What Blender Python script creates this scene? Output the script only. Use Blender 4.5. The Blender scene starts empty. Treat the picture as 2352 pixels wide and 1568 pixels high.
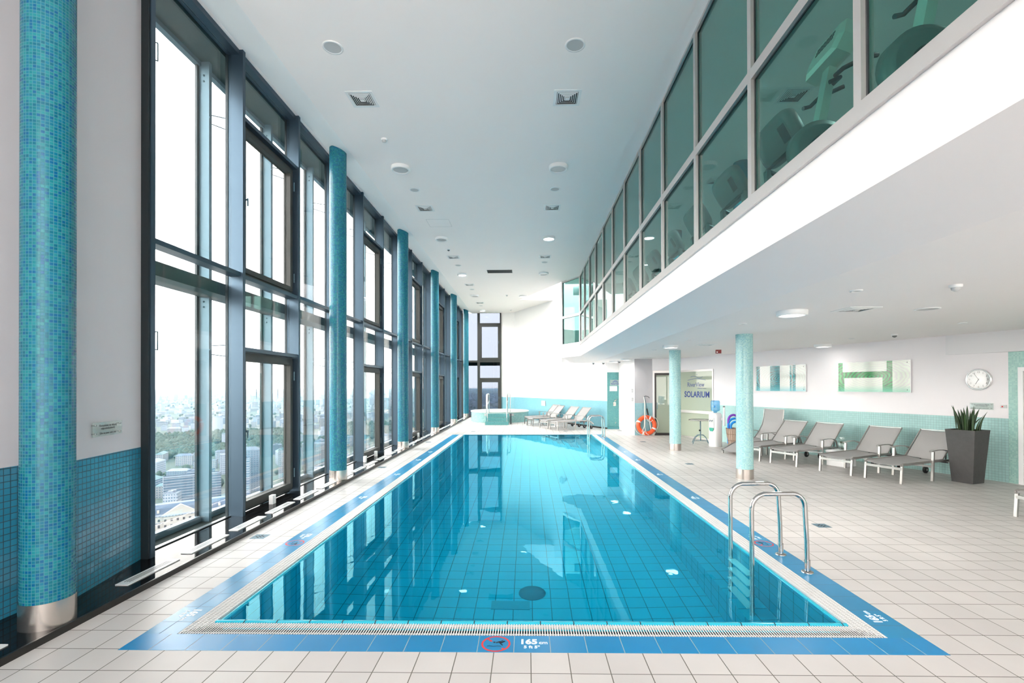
import bpy, math, random
from mathutils import Vector, Matrix
random.seed(7)
S = bpy.context.scene
COL = S.collection
PI = math.pi

# ------------------------------------------------------------------ camera, sky, exposure
W_PX, H_PX, F_PX = 2352, 1568, 1110.7
CX, CY, EYE = 1192.58, 882.13, 1.7937
YAW, PITCH, ROLL = 0.016935, 0.005, -0.002777
cam_data = bpy.data.cameras.new('camera'); cam = bpy.data.objects.new('camera', cam_data); COL.objects.link(cam)
cam_data.sensor_width = 36; cam_data.sensor_fit = 'HORIZONTAL'; cam_data.lens = F_PX / W_PX * 36
cam_data.shift_x = (W_PX / 2 - CX) / W_PX; cam_data.shift_y = (CY - H_PX / 2) / W_PX
cam_data.clip_start = .05; cam_data.clip_end = 60000
def cam_vec(r2, u3, d2):
    c, s = math.cos(ROLL), math.sin(ROLL); r = c*r2 - s*u3; u2 = s*r2 + c*u3
    c, s = math.cos(PITCH), math.sin(PITCH); d = c*d2 - s*u2; z = s*d2 + c*u2
    c, s = math.cos(YAW), math.sin(YAW); return Vector((c*r - s*d, s*r + c*d, z))
R_, U_, B_ = cam_vec(1, 0, 0), cam_vec(0, 1, 0), -cam_vec(0, 0, 1)
cam.matrix_world = Matrix(((R_.x, U_.x, B_.x, 0), (R_.y, U_.y, B_.y, 0), (R_.z, U_.z, B_.z, EYE), (0, 0, 0, 1)))
S.camera = cam
S.view_settings.view_transform = 'Standard'; S.view_settings.look = 'None'
S.view_settings.exposure = 2.6; S.view_settings.gamma = 1.0; S.view_settings.use_curve_mapping = False
cy = S.cycles
cy.max_bounces = 10; cy.diffuse_bounces = 5; cy.glossy_bounces = 4; cy.transmission_bounces = 6
cy.transparent_max_bounces = 24; cy.volume_bounces = 1; cy.sample_clamp_indirect = 6.0; cy.blur_glossy = 0.5
cy.use_denoising = True; cy.adaptive_threshold = .10

world = bpy.data.worlds.new('sky'); S.world = world; world.use_nodes = True
wn = world.node_tree.nodes; wl = world.node_tree.links; wn.clear()
w_out = wn.new('ShaderNodeOutputWorld'); w_bg = wn.new('ShaderNodeBackground'); wl.new(w_bg.outputs[0], w_out.inputs[0])
w_tc = wn.new('ShaderNodeTexCoord'); w_sep = wn.new('ShaderNodeSeparateXYZ'); wl.new(w_tc.outputs['Generated'], w_sep.inputs[0])
w_rmp = wn.new('ShaderNodeValToRGB'); wl.new(w_sep.outputs[2], w_rmp.inputs[0])
e = w_rmp.color_ramp.elements
e[0].position = 0.0; e[0].color = (1, .93, .885, 1)
e[1].position = 1.0; e[1].color = (.72, .80, .90, 1)
for p_, c_ in ((.08, (1, .935, .895, 1)), (.35, (.98, .93, .91, 1)), (.7, (.90, .89, .91, 1))):
    k_ = w_rmp.color_ramp.elements.new(p_); k_.color = c_
# the sky is brightest to the south-west, behind the camera
w_dot = wn.new('ShaderNodeVectorMath'); w_dot.operation = 'DOT_PRODUCT'; w_dot.inputs[1].default_value = (-.86, -.50, .1); wl.new(w_tc.outputs['Generated'], w_dot.inputs[0])
w_az = wn.new('ShaderNodeMapRange'); wl.new(w_dot.outputs['Value'], w_az.inputs[0])
w_az.inputs[1].default_value = -.7; w_az.inputs[2].default_value = 1.0; w_az.inputs[3].default_value = .75; w_az.inputs[4].default_value = 2.1
w_mul = wn.new('ShaderNodeMath'); w_mul.operation = 'MULTIPLY'; w_mul.inputs[1].default_value = 1.08
wl.new(w_az.outputs[0], w_mul.inputs[0]); wl.new(w_rmp.outputs[0], w_bg.inputs[0]); wl.new(w_mul.outputs[0], w_bg.inputs[1])

# ------------------------------------------------------------------ materials
MAT = {}
def new_mat(name):
    m = bpy.data.materials.new(name); m.use_nodes = True; MAT[name] = m
    nt = m.node_tree; b = nt.nodes['Principled BSDF']
    return m, nt, b
def pbr(name, col, rough=.5, metal=0, spec=.5, noise=0, nscale=8, bump=0, emit=None, estr=0, alpha=1, trans=0):
    m, nt, b = new_mat(name)
    b.inputs['Base Color'].default_value = (*col, 1); b.inputs['Roughness'].default_value = rough
    b.inputs['Metallic'].default_value = metal; b.inputs['Specular IOR Level'].default_value = spec
    if trans: b.inputs['Transmission Weight'].default_value = trans
    if alpha < 1: b.inputs['Alpha'].default_value = alpha
    if emit: b.inputs['Emission Color'].default_value = (*emit, 1); b.inputs['Emission Strength'].default_value = estr
    if noise or bump:
        tc = nt.nodes.new('ShaderNodeTexCoord'); nz = nt.nodes.new('ShaderNodeTexNoise')
        nz.inputs['Scale'].default_value = nscale; nz.inputs['Detail'].default_value = 5
        nt.links.new(tc.outputs['Object'], nz.inputs['Vector'])
        if noise:
            mx = nt.nodes.new('ShaderNodeMixRGB'); mx.blend_type = 'MULTIPLY'; mx.inputs[0].default_value = 1
            mr = nt.nodes.new('ShaderNodeMapRange'); mr.inputs[3].default_value = 1 - noise; mr.inputs[4].default_value = 1 + noise
            nt.links.new(nz.outputs[0], mr.inputs[0]); mx.inputs[1].default_value = (*col, 1)
            nt.links.new(mr.outputs[0], mx.inputs[2]); nt.links.new(mx.outputs[0], b.inputs['Base Color'])
        if bump:
            bp = nt.nodes.new('ShaderNodeBump'); bp.inputs['Strength'].default_value = bump; bp.inputs['Distance'].default_value = .01
            nt.links.new(nz.outputs[0], bp.inputs['Height']); nt.links.new(bp.outputs[0], b.inputs['Normal'])
    return m
def tiles(name, cols, size, grout, gw=.003, rough=.2, off=(0, 0), spec=.5, stain=.06, bump=.25):
    """grid tiling on UVs in metres; cols = list of glaze colours picked at random per tile"""
    m, nt, b = new_mat(name); N = nt.nodes; L = nt.links
    uv = N.new('ShaderNodeUVMap'); uv.uv_map = 'uv'
    sub = N.new('ShaderNodeVectorMath'); sub.operation = 'SUBTRACT'; sub.inputs[1].default_value = (off[0], off[1], 0); L.new(uv.outputs[0], sub.inputs[0])
    div = N.new('ShaderNodeVectorMath'); div.operation = 'DIVIDE'; div.inputs[1].default_value = (size[0], size[1], 1); L.new(sub.outputs[0], div.inputs[0])
    fl = N.new('ShaderNodeVectorMath'); fl.operation = 'FLOOR'; L.new(div.outputs[0], fl.inputs[0])
    fr = N.new('ShaderNodeVectorMath'); fr.operation = 'FRACTION'; L.new(div.outputs[0], fr.inputs[0])
    sp = N.new('ShaderNodeSeparateXYZ'); L.new(fr.outputs[0], sp.inputs[0])
    ms = []
    for i in (0, 1):
        pp = N.new('ShaderNodeMath'); pp.operation = 'PINGPONG'; pp.inputs[1].default_value = .5; L.new(sp.outputs[i], pp.inputs[0])
        mr = N.new('ShaderNodeMapRange'); mr.interpolation_type = 'SMOOTHSTEP'
        mr.inputs[1].default_value = gw / size[i] * .35; mr.inputs[2].default_value = gw / size[i] * .75; L.new(pp.outputs[0], mr.inputs[0]); ms.append(mr)
    mk = N.new('ShaderNodeMath'); mk.operation = 'MULTIPLY'; L.new(ms[0].outputs[0], mk.inputs[0]); L.new(ms[1].outputs[0], mk.inputs[1])
    wnz = N.new('ShaderNodeTexWhiteNoise'); wnz.noise_dimensions = '3D'; L.new(fl.outputs[0], wnz.inputs[0])
    rp = N.new('ShaderNodeValToRGB'); rp.color_ramp.interpolation = 'CONSTANT' if len(cols) > 2 else 'LINEAR'; L.new(wnz.outputs[0], rp.inputs[0])
    el = rp.color_ramp.elements; el[0].color = (*cols[0], 1); el[0].position = 0; el[1].color = (*cols[-1], 1)
    el[1].position = (len(cols) - 1) / len(cols) if len(cols) > 2 else 1
    for i, c in enumerate(cols[1:-1]):
        k = el.new((i + 1) / len(cols)); k.color = (*c, 1)
    nz = N.new('ShaderNodeTexNoise'); nz.inputs['Scale'].default_value = 1.3; nz.inputs['Detail'].default_value = 6; L.new(uv.outputs[0], nz.inputs[0])
    mr = N.new('ShaderNodeMapRange'); mr.inputs[1].default_value = .3; mr.inputs[2].default_value = .7; mr.inputs[3].default_value = 1 - stain; mr.inputs[4].default_value = 1; L.new(nz.outputs[0], mr.inputs[0])
    mu = N.new('ShaderNodeMixRGB'); mu.blend_type = 'MULTIPLY'; mu.inputs[0].default_value = 1; L.new(rp.outputs[0], mu.inputs[1]); L.new(mr.outputs[0], mu.inputs[2])
    mx = N.new('ShaderNodeMixRGB'); mx.inputs[1].default_value = (*grout, 1); L.new(mk.outputs[0], mx.inputs[0]); L.new(mu.outputs[0], mx.inputs[2]); L.new(mx.outputs[0], b.inputs['Base Color'])
    rr = N.new('ShaderNodeMapRange'); rr.inputs[3].default_value = .8; rr.inputs[4].default_value = rough; L.new(mk.outputs[0], rr.inputs[0]); L.new(rr.outputs[0], b.inputs['Roughness'])
    b.inputs['Specular IOR Level'].default_value = spec
    if bump:
        bp = N.new('ShaderNodeBump'); bp.inputs['Strength'].default_value = bump; bp.inputs['Distance'].default_value = .002; L.new(mk.outputs[0], bp.inputs['Height']); L.new(bp.outputs[0], b.inputs['Normal'])
    return m
def pane(name, tint, f0=.04, rough=0.0, milk=0, milk_col=(.8, .85, .8)):
    """clear or tinted sheet glass: passes light straight through and mirrors at the angle real glass does"""
    m = bpy.data.materials.new(name); m.use_nodes = True; MAT[name] = m; nt = m.node_tree; N = nt.nodes; L = nt.links; N.clear()
    o = N.new('ShaderNodeOutputMaterial'); t = N.new('ShaderNodeBsdfTransparent'); t.inputs[0].default_value = (*tint, 1)
    g = N.new('ShaderNodeBsdfGlossy'); g.inputs['Roughness'].default_value = rough
    lw = N.new('ShaderNodeLayerWeight'); lw.inputs[0].default_value = .5
    pw = N.new('ShaderNodeMath'); pw.operation = 'POWER'; pw.inputs[1].default_value = 5; L.new(lw.outputs['Facing'], pw.inputs[0])
    mr = N.new('ShaderNodeMapRange'); mr.inputs[3].default_value = f0; mr.inputs[4].default_value = 1; L.new(pw.outputs[0], mr.inputs[0])
    mx = N.new('ShaderNodeMixShader'); L.new(mr.outputs[0], mx.inputs[0]); L.new(g.outputs[0], mx.inputs[2])
    if milk:
        d = N.new('ShaderNodeBsdfDiffuse'); d.inputs[0].default_value = (*milk_col, 1); m2 = N.new('ShaderNodeMixShader'); m2.inputs[0].default_value = milk
        L.new(t.outputs[0], m2.inputs[1]); L.new(d.outputs[0], m2.inputs[2]); L.new(m2.outputs[0], mx.inputs[1])
    else: L.new(t.outputs[0], mx.inputs[1])
    L.new(mx.outputs[0], o.inputs[0]); return m

white = pbr('white_plaster', (.91, .885, .88), .6, noise=.02, nscale=1.5)
ceil_m = pbr('ceiling_paint', (.96, .895, .868), .7, noise=.015, nscale=1)
grey_wall = pbr('grey_plaster', (.50, .48, .50), .7)
steel = pbr('facade_steel', (.062, .098, .135), .35, .7, noise=.05, nscale=4)
sash_m = pbr('window_sash', (.045, .047, .045), .5, .0, .3)
dark_m = pbr('dark_metal', (.03, .04, .045), .4, .4)
galv = pbr('galvanised_steel', (.11, .19, .24), .5, .35, noise=.08, nscale=20)
alu = pbr('brushed_aluminium', (.60, .57, .56), .35, .75)
chrome = pbr('polished_steel', (.50, .49, .48), .08, 1.0)
brushed = pbr('column_base_steel', (.58, .52, .48), .25, .95, noise=.08, nscale=6)
granite = pbr('black_granite', (.006, .006, .007), .05, 0, .12)
kerb_m = pbr('granite_kerb', (.010, .009, .008), .35)
fabric = pbr('lounger_fabric', (.36, .35, .345), .75, noise=.04, nscale=60)
lng_m = pbr('lounger_frame', (.38, .365, .35), .3, .7)
rubber = pbr('black_rubber', (.015, .015, .016), .6)
plastic = pbr('white_plastic', (.82, .82, .82), .35)
white_gloss = pbr('white_lacquer', (.85, .85, .85), .25)
lamp_on = pbr('lit_diffuser', (.9, .9, .9), .4, emit=(1, .97, .93), estr=2.4)
lamp_off = pbr('unlit_diffuser', (.60, .60, .60), .25)
grille_m = pbr('grille_mesh', (.52, .52, .52), .6)
slot_m = pbr('vent_slot_black', (.012, .012, .012), .7)
clear = pane('window_glass', (.972, .982, .975), .035)
outer = pane('outer_glass', (.972, .982, .975), .03)
gable_g = pane('gable_glass', (.36, .39, .43), .03)
teal_g = pane('gallery_glass', (.62, .86, .83), .012)
frost = pane('solarium_glass', (.5, .55, .48), .05, milk=.75, milk_col=(.50, .56, .45))
acryl = pane('acrylic_sheet', (.9, .95, .93), .08, milk=.12, milk_col=(.8, .87, .85))
floor_t = tiles('deck_tile', [(.585, .55, .53), (.635, .60, .575)], (.25, .25), (.13, .12, .10), .0055, .42, (1.768, 3.035), spec=.4, stain=.10)
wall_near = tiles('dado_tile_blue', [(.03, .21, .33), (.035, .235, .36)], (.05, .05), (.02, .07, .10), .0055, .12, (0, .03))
wall_mint = tiles('dado_tile_mint', [(.40, .64, .62), (.44, .68, .66)], (.05, .05), (.24, .33, .32), .003, .12, (0, .03))
wall_pale = tiles('dado_tile_pale', [(.19, .44, .52), (.21, .47, .55)], (.05, .05), (.14, .30, .35), .003, .15, (0, .03))
mos_cols = [(0.003, 0.121, 0.197), (0.009, 0.177, 0.225), (0.004, 0.146, 0.242), (0.015, 0.209, 0.252), (0.003, 0.105, 0.242), (0.009, 0.161, 0.261), (0.006, 0.153, 0.207)]
mosaic = tiles('column_mosaic', mos_cols, (.0231, .0231), (.06, .22, .26), .0028, .22, stain=.1, spec=.3)
mos_pale = tiles('column_mosaic_pale', [(.28, .55, .55), (.35, .61, .59), (.31, .59, .61), (.38, .64, .61), (.26, .51, .55)], (.0231, .0231), (.44, .60, .60), .0028, .15, stain=.08)
mos_teal = tiles('wall_mosaic', [(.07, .27, .28), (.08, .30, .30), (.06, .25, .27), (.10, .32, .31)], (.025, .025), (.10, .27, .28), .002, .2)
mos_mint = tiles('wall_mosaic_mint', [(.36, .62, .56), (.42, .67, .60), (.34, .58, .54)], (.025, .025), (.40, .60, .55), .002, .2)
blue_t = tiles('border_tile', [(.0, .23, .50), (.0, .25, .54)], (.25, .25), (.30, .36, .38), .005, .28, (-.098, 3.27), stain=.18)
blue_s = tiles('border_tile_side', [(.0, .23, .45), (.005, .25, .49)], (.25, .25), (.12, .22, .30), .005, .28, (2.56, 3.42), stain=.18)
pool_t = tiles('pool_tile', [(.0, .53, .68), (.0, .56, .71)], (.215, .215), (.0, .14, .20), .007, .3, (.05, .1), stain=.04, bump=0)
cop_t = pbr('coping_glaze', (.03, .45, .60), .12)
joint_m = pbr('joint_dark', (.01, .02, .03), .8)
grate_m = pbr('overflow_grate_plastic', (.70, .69, .68), .6, 0, .2)
gutter_m = pbr('gutter_dark', (.008, .016, .02), .8)
red_m = pbr('sign_red', (.70, .03, .03), .4)
blk_m = pbr('sign_black', (.01, .015, .03), .4)
wht_m = pbr('sign_white', (.78, .84, .88), .4)
navy = pbr('navy_lettering', (.005, .03, .22), .4)
orange = pbr('lifebuoy_orange', (.85, .10, .02), .35)
rope_m = pbr('white_rope', (.75, .73, .68), .8)
pot_m = pbr('planter_stone', (.055, .052, .052), .55, noise=.25, nscale=14, bump=.5)
leaf_m = pbr('snake_plant_leaf', (.022, .055, .012), .35, noise=.5, nscale=12)
soil = pbr('soil', (.02, .012, .008), .9)
wicker = pbr('wicker_willow', (.42, .31, .24), .7, noise=.2, nscale=30)
wick_dk = pbr('wicker_dark', (.16, .10, .07), .8)
foam_b = pbr('foam_blue', (.0, .25, .72), .55)
foam_p = pbr('foam_purple', (.22, .05, .50), .55)
green_p = pbr('green_plastic', (.0, .30, .20), .4)
bottle_m = pane('bottle_blue', (.45, .72, .90), .06, milk=.25, milk_col=(.3, .6, .85))
gym_m = pbr('gym_machine_grey', (.17, .18, .18), .4)
gym_l = pbr('gym_machine_silver', (.80, .78, .70), .3, .4)
gym_d = pbr('gym_machine_dark', (.03, .03, .035), .5)
spa_t = tiles('spa_mosaic', [(.24, .46, .45), (.30, .53, .50), (.17, .38, .38)], (.025, .025), (.32, .48, .46), .002, .25, stain=.25)
spa_rim = pbr('spa_shell', (.75, .80, .74), .2)
spa_w = pbr('spa_water', (.35, .75, .45), .03)
mesh_m = pbr('catwalk_mesh', (.022, .03, .029), .9, 0, .1, noise=.5, nscale=160)

# pool water: a real refracting surface with very slight ripples
wm = bpy.data.materials.new('pool_water'); wm.use_nodes = True; MAT['pool_water'] = wm; nt = wm.node_tree; nt.nodes.clear()
o_ = nt.nodes.new('ShaderNodeOutputMaterial'); g_ = nt.nodes.new('ShaderNodeBsdfGlass'); g_.inputs['IOR'].default_value = 1.333; g_.inputs['Roughness'].default_value = 0
g_.inputs['Color'].default_value = (.36, .90, 1, 1)
tc_ = nt.nodes.new('ShaderNodeTexCoord'); n_ = nt.nodes.new('ShaderNodeTexNoise'); n_.inputs['Scale'].default_value = 2.2; n_.inputs['Detail'].default_value = 3
b_ = nt.nodes.new('ShaderNodeBump'); b_.inputs['Strength'].default_value = .05; b_.inputs['Distance'].default_value = .02
nt.links.new(tc_.outputs['Object'], n_.inputs[0]); nt.links.new(n_.outputs[0], b_.inputs['Height']); nt.links.new(b_.outputs[0], g_.inputs['Normal']); nt.links.new(g_.outputs[0], o_.inputs[0])

# ------------------------------------------------------------------ mesh helpers
class MB:
    def __init__(s): s.v = []; s.f = []; s.uv = []; s.sm = []; s.mi = []
    def face(s, pts, uvs=None, smooth=False, mi=0):
        i = len(s.v); s.v += [tuple(p) for p in pts]; s.f.append(tuple(range(i, i + len(pts)))); s.uv.append(uvs); s.sm.append(smooth); s.mi.append(mi)
    def box(s, x0, x1, y0, y1, z0, z1, M=None, mi=0):
        P = [(x, y, z) for z in (z0, z1) for y in (y0, y1) for x in (x0, x1)]
        if M is not None: P = [M @ Vector(p) for p in P]
        for q in ((0, 2, 3, 1), (4, 5, 7, 6), (0, 1, 5, 4), (2, 6, 7, 3), (0, 4, 6, 2), (1, 3, 7, 5)): s.face([P[k] for k in q], mi=mi)
        return s
    def bar(s, a, b, w, h, up=(0, 0, 1), mi=0):
        a, b = Vector(a), Vector(b); d = b - a; L = d.length; d.normalize(); up = Vector(up)
        if abs(d.dot(up)) > .99: up = Vector((1, 0, 0))
        sd = d.cross(up).normalized(); u = sd.cross(d)
        M = Matrix(((d.x, sd.x, u.x, a.x), (d.y, sd.y, u.y, a.y), (d.z, sd.z, u.z, a.z), (0, 0, 0, 1)))
        return s.box(0, L, -w/2, w/2, -h/2, h/2, M, mi)
    def loft(s, rings, closed=True, cap=True, smooth=True, uvs=None, mi=0):
        """rings = list of point rings; shares vertices so that shading is smooth"""
        base = len(s.v); n = len(rings[0])
        for r in rings: s.v += [tuple(p) for p in r]
        m = n if closed else n - 1
        for i in range(len(rings) - 1):
            for j in range(m):
                k = (j + 1) % n
                s.f.append((base+i*n+j, base+i*n+k, base+(i+1)*n+k, base+(i+1)*n+j)); s.sm.append(smooth); s.mi.append(mi)
                s.uv.append([uvs(i, j), uvs(i, j+1), uvs(i+1, j+1), uvs(i+1, j)] if uvs else None)
        if cap:
            s.face(list(reversed(rings[0])), mi=mi); s.face(rings[-1], mi=mi)
        return s
    def lathe(s, prof, c=(0, 0, 0), n=32, smooth=True, cap=True, metric=False, mi=0):
        rings = [[(c[0] + r*math.cos(2*PI*k/n), c[1] + r*math.sin(2*PI*k/n), c[2] + z) for k in range(n)] for r, z in prof]
        R = max(r for r, z in prof)
        return s.loft(rings, True, cap, smooth, (lambda i, j: (2*PI*j/n*R, prof[i][1] + c[2])) if metric else None, mi)
    def tube(s, path, r, n=12, closed=False, cap=True, mi=0):
        P = [Vector(p) for p in path]; m = len(P); rr = r if isinstance(r, (list, tuple)) else [r]*m
        T = []
        for i in range(m):
            a = P[(i-1) % m] if (closed or i) else P[0]; b = P[(i+1) % m] if (closed or i < m-1) else P[-1]
            T.append((b - a).normalized())
        up = Vector((0, 0, 1)) if abs(T[0].z) < .9 else Vector((1, 0, 0)); nrm = T[0].cross(up).normalized(); rings = []
        for i in range(m):
            nrm = (nrm - T[i]*nrm.dot(T[i])).normalized(); bi = T[i].cross(nrm)
            rings.append([P[i] + rr[i]*(math.cos(2*PI*k/n)*nrm + math.sin(2*PI*k/n)*bi) for k in range(n)])
        if closed: rings.append(rings[0])
        return s.loft(rings, True, cap and not closed, True, None, mi)
    def prism(s, poly, z0, z1, mi=0):
        s.face([(x, y, z1) for x, y in poly], mi=mi); s.face([(x, y, z0) for x, y in reversed(poly)], mi=mi)
        for i in range(len(poly)):
            a, b = poly[i], poly[(i+1) % len(poly)]; s.face([(*a, z0), (*b, z0), (*b, z1), (*a, z1)], mi=mi)
        return s
    def ball(s, c, r, n=16, m=8, sc=(1, 1, 1), mi=0):
        rings = [[(c[0]+sc[0]*r*math.sin(a)*math.cos(2*PI*k/n), c[1]+sc[1]*r*math.sin(a)*math.sin(2*PI*k/n), c[2]-sc[2]*r*math.cos(a)) for k in range(n)] for a in [max(.02, min(PI-.02, PI*i/m)) for i in range(m+1)]]
        return s.loft(rings, True, True, True, None, mi)
    def build(s, name, mat, parent=None, loc=None):
        me = bpy.data.meshes.new(name); me.from_pydata(s.v, [], s.f)
        for m in (mat if isinstance(mat, (list, tuple)) else [mat]): me.materials.append(m)
        uvl = me.uv_layers.new(name='uv')
        for p in me.polygons:
            p.use_smooth = s.sm[p.index]; p.material_index = s.mi[p.index]; e_ = s.uv[p.index]
            if e_:
                for k, li in enumerate(p.loop_indices): uvl.data[li].uv = e_[k]
            else:
                n = p.normal
                for li in p.loop_indices:
                    co = me.vertices[me.loops[li].vertex_index].co
                    if abs(n.z) > .7: uvl.data[li].uv = (co.x, co.y)
                    else:
                        t = Vector((-n.y, n.x)); t.normalize(); uvl.data[li].uv = (co.x*t.x + co.y*t.y, co.z)
        o = bpy.data.objects.new(name, me); COL.objects.link(o)
        if parent: o.parent = parent
        if loc: o.location = loc
        return o
def tag(o, label=None, cat=None, group=None, kind=None):
    if label: o['label'] = label
    if cat: o['category'] = cat
    if group: o['group'] = group
    if kind: o['kind'] = kind
    return o
def thing(name, label, cat, loc=(0, 0, 0), rz=0, group=None, kind=None):
    o = bpy.data.objects.new(name, None); COL.objects.link(o); o.location = loc; o.rotation_euler = (0, 0, rz); o.empty_display_size = .1
    return tag(o, label, cat, group, kind)
def dup(root, loc=None, rz=None, label=None, group=None):
    r = root.copy(); COL.objects.link(r)
    if loc is not None: r.location = loc
    if rz is not None: r.rotation_euler = (0, 0, rz)
    if label: r['label'] = label
    if group: r['group'] = group
    for ch in list(root.children):
        c = ch.copy(); COL.objects.link(c); c.parent = r
        for g in list(ch.children):
            d = g.copy(); COL.objects.link(d); d.parent = c
    return r
def struct(name, mb, mat, parent=None):
    o = mb.build(name, mat, parent)
    if not parent: o['kind'] = 'structure'
    return o
def text(body, size, M, mat, name, parent, bold=0.0, depth=.0006):
    cu = bpy.data.curves.new('lettering', 'FONT'); cu.body = body; cu.size = size; cu.align_x = 'CENTER'; cu.align_y = 'CENTER'; cu.extrude = depth; cu.offset = bold; cu.resolution_u = 3
    t = bpy.data.objects.new('lettering', cu); me = bpy.data.meshes.new_from_object(t); bpy.data.objects.remove(t); bpy.data.curves.remove(cu)
    me.transform(M); me.materials.clear(); me.materials.append(mat)
    o = bpy.data.objects.new(name, me); COL.objects.link(o); o.parent = parent
    return o
def wallquad(mb, a, b, z0, z1, mi=0): mb.face([(a[0], a[1], z0), (b[0], b[1], z0), (b[0], b[1], z1), (a[0], a[1], z1)], mi=mi)
def frame4(x_axis, z_axis, origin):
    x, z = Vector(x_axis).normalized(), Vector(z_axis).normalized(); y = z.cross(x)
    return Matrix(((x.x, y.x, z.x, origin[0]), (x.y, y.y, z.y, origin[1]), (x.z, y.z, z.z, origin[2]), (0, 0, 0, 1)))

CEIL, LOW = 6.18, 2.80
# right wall line: point at distance t from its far end
RA, RB = Vector((6.1, 16.1)), Vector((8.86, 9.07)); RT = (RB - RA).normalized(); RN = Vector((-abs(RT.y), -RT.x))  # RN points into the room
def rw(t, off=0): p = RA + RT*t + RN*off; return (p.x, p.y)
RW_END = rw(20.6)

# ------------------------------------------------------------------ floor
fb = MB()
Xp, Y0p, Y1p = 2.81, 3.27, 18.12
fb.face([(-3.42, -3, 0), (12.6, -3, 0), (12.6, Y0p, 0), (-3.42, Y0p, 0)])
fb.face([(-3.42, Y0p, 0), (-Xp, Y0p, 0), (-Xp, Y1p, 0), (-3.42, Y1p, 0)])
fb.face([(Xp, Y0p, 0), (12.0, Y0p, 0), (9.0, Y1p, 0), (Xp, Y1p, 0)])
fb.face([(-3.42, Y1p, 0), (9.0, Y1p, 0), (9.0, 29.2, 0), (-3.42, 29.2, 0)])
struct('floor', fb, floor_t)

# ------------------------------------------------------------------ swimming pool
pool = thing('swimming_pool', 'long rectangular turquoise swimming pool sunk in the white tiled deck', 'pool', (0, 3.27, 0))
def P(mb, name, mat): return mb.build(name, mat, pool, (0, -3.27, 0))
WX, WY0, WY1, WZ, DEEP = 2.36, 3.71, 18.05, -.012, -1.65
P(MB().box(-2.81, 2.81, 3.27, 3.49, -.05, .0005), 'border_tiles', blue_t)
P(MB().box(-2.81, -2.56, 3.49, 18.12, -.05, .0005), 'border_tiles', blue_s)
P(MB().box(2.56, 2.81, 3.49, 18.12, -.05, .0005), 'border_tiles', blue_s)
for (x0, x1, y0, y1) in ((-2.56, 2.56, 3.49, 3.66), (-2.56, -2.40, 3.66, 18.12), (2.40, 2.56, 3.66, 18.12)):
    P(MB().box(x0, x1, y0, y1, -.15, -.05), 'gutter', gutter_m)
g = MB(); n = int(5.12/.019)
for i in range(n + 1):      # slats stop at the mitred corner on the ends
    x = -2.56 + 5.12*i/n; ytop = 3.66
    y1 = min(ytop, 3.49 + (2.56 - abs(x))*1.06)
    if y1 > 3.50: g.box(x - .0042, x + .0042, 3.492, y1, -.001, .001)
for yy in (3.52, 3.63): g.box(-2.53, 2.53, yy - .006, yy + .006, -.012, -.004)
g.box(-2.52, 2.52, 3.645, 3.66, -.03, -.006)
P(g, 'overflow_grate', grate_m)
for sx in (-1, 1):
    g = MB(); n = int(14.6/.021)
    for i in range(n):
        y = 3.50 + 14.6*i/n; xi = max(2.40, 2.56 - (y - 3.49)/1.06)
        if xi < 2.555:
            a, b = (sx*xi, sx*2.558); g.box(min(a, b), max(a, b), y - .0055, y + .0055, -.0015, .0005)
    for k in range(5):
        x = 2.41 + k*.035; a = sx*x; g.box(a - .006, a + .006, 3.49 + (2.56 - x)*1.06, 18.1, -.03, .0015)
    P(g, 'overflow_grate', grate_m)
# rounded coping: one continuous glazed roll on three sides, dark joints every 25 cm
def roll(mb, a, b, r=.034):
    d = (Vector(b) - Vector(a)).normalized(); sd = Vector((-d.y, d.x, 0)); rings = []
    for p in (a, b):
        rings.append([Vector(p) + sd*math.cos(PI*k/12)*r*1.05 + Vector((0, 0, math.sin(PI*k/12)*r)) for k in range(13)])
    mb.loft(rings, closed=False, cap=False)
c = MB(); roll(c, (-2.40, 3.695, -.03), (2.40, 3.695, -.03)); P(c, 'coping', cop_t)
for i in range(-9, 11):
    x = -.098 + .252*i - .06
    if abs(x) < 2.4: j = MB(); roll(j, (x - .0035, 3.695, -.0285), (x + .0035, 3.695, -.0285), .0345); P(j, 'joint', joint_m)
for sx in (-1, 1):
    c = MB(); roll(c, (sx*2.375, 3.66, -.035), (sx*2.375, 18.06, -.035), .03); P(c, 'coping', cop_t)
P(MB().box(-2.6, 2.6, 18.05, 18.12, -.2, .002), 'coping', cop_t)
b1 = MB()
b1.face([(-WX, WY0, DEEP), (WX, WY0, DEEP), (WX, WY1, DEEP), (-WX, WY1, DEEP)])
P(b1, 'basin_floor', pool_t)
b1 = MB()
for a, b in (((-WX, WY0), (WX, WY0)), ((WX, WY0), (WX, WY1)), ((WX, WY1), (-WX, WY1)), ((-WX, WY1), (-WX, WY0))): wallquad(b1, a, b, DEEP, -.004)
P(b1, 'basin_wall', pool_t)
P(MB().box(WX - .28, WX, WY0 + .02, WY1, DEEP, -1.0), 'underwater_ledge', pool_t)
w = MB(); w.face([(-WX + .001, WY0 + .001, WZ), (WX - .001, WY0 + .001, WZ), (WX - .001, WY1 - .001, WZ), (-WX + .001, WY1 - .001, WZ)]); P(w, 'water', wm)
P(MB().lathe([(.0, .0), (.16, .0), (.16, .012), (.0, .012)], (.05, 5.8, DEEP), 24), 'floor_drain', pbr('drain_cover', (0, .22, .31), .5))
P(MB().box(-.42, .02, 5.45, 5.62, DEEP, DEEP + .012), 'floor_drain', pbr('drain_plate', (0, .38, .50), .5))

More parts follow.
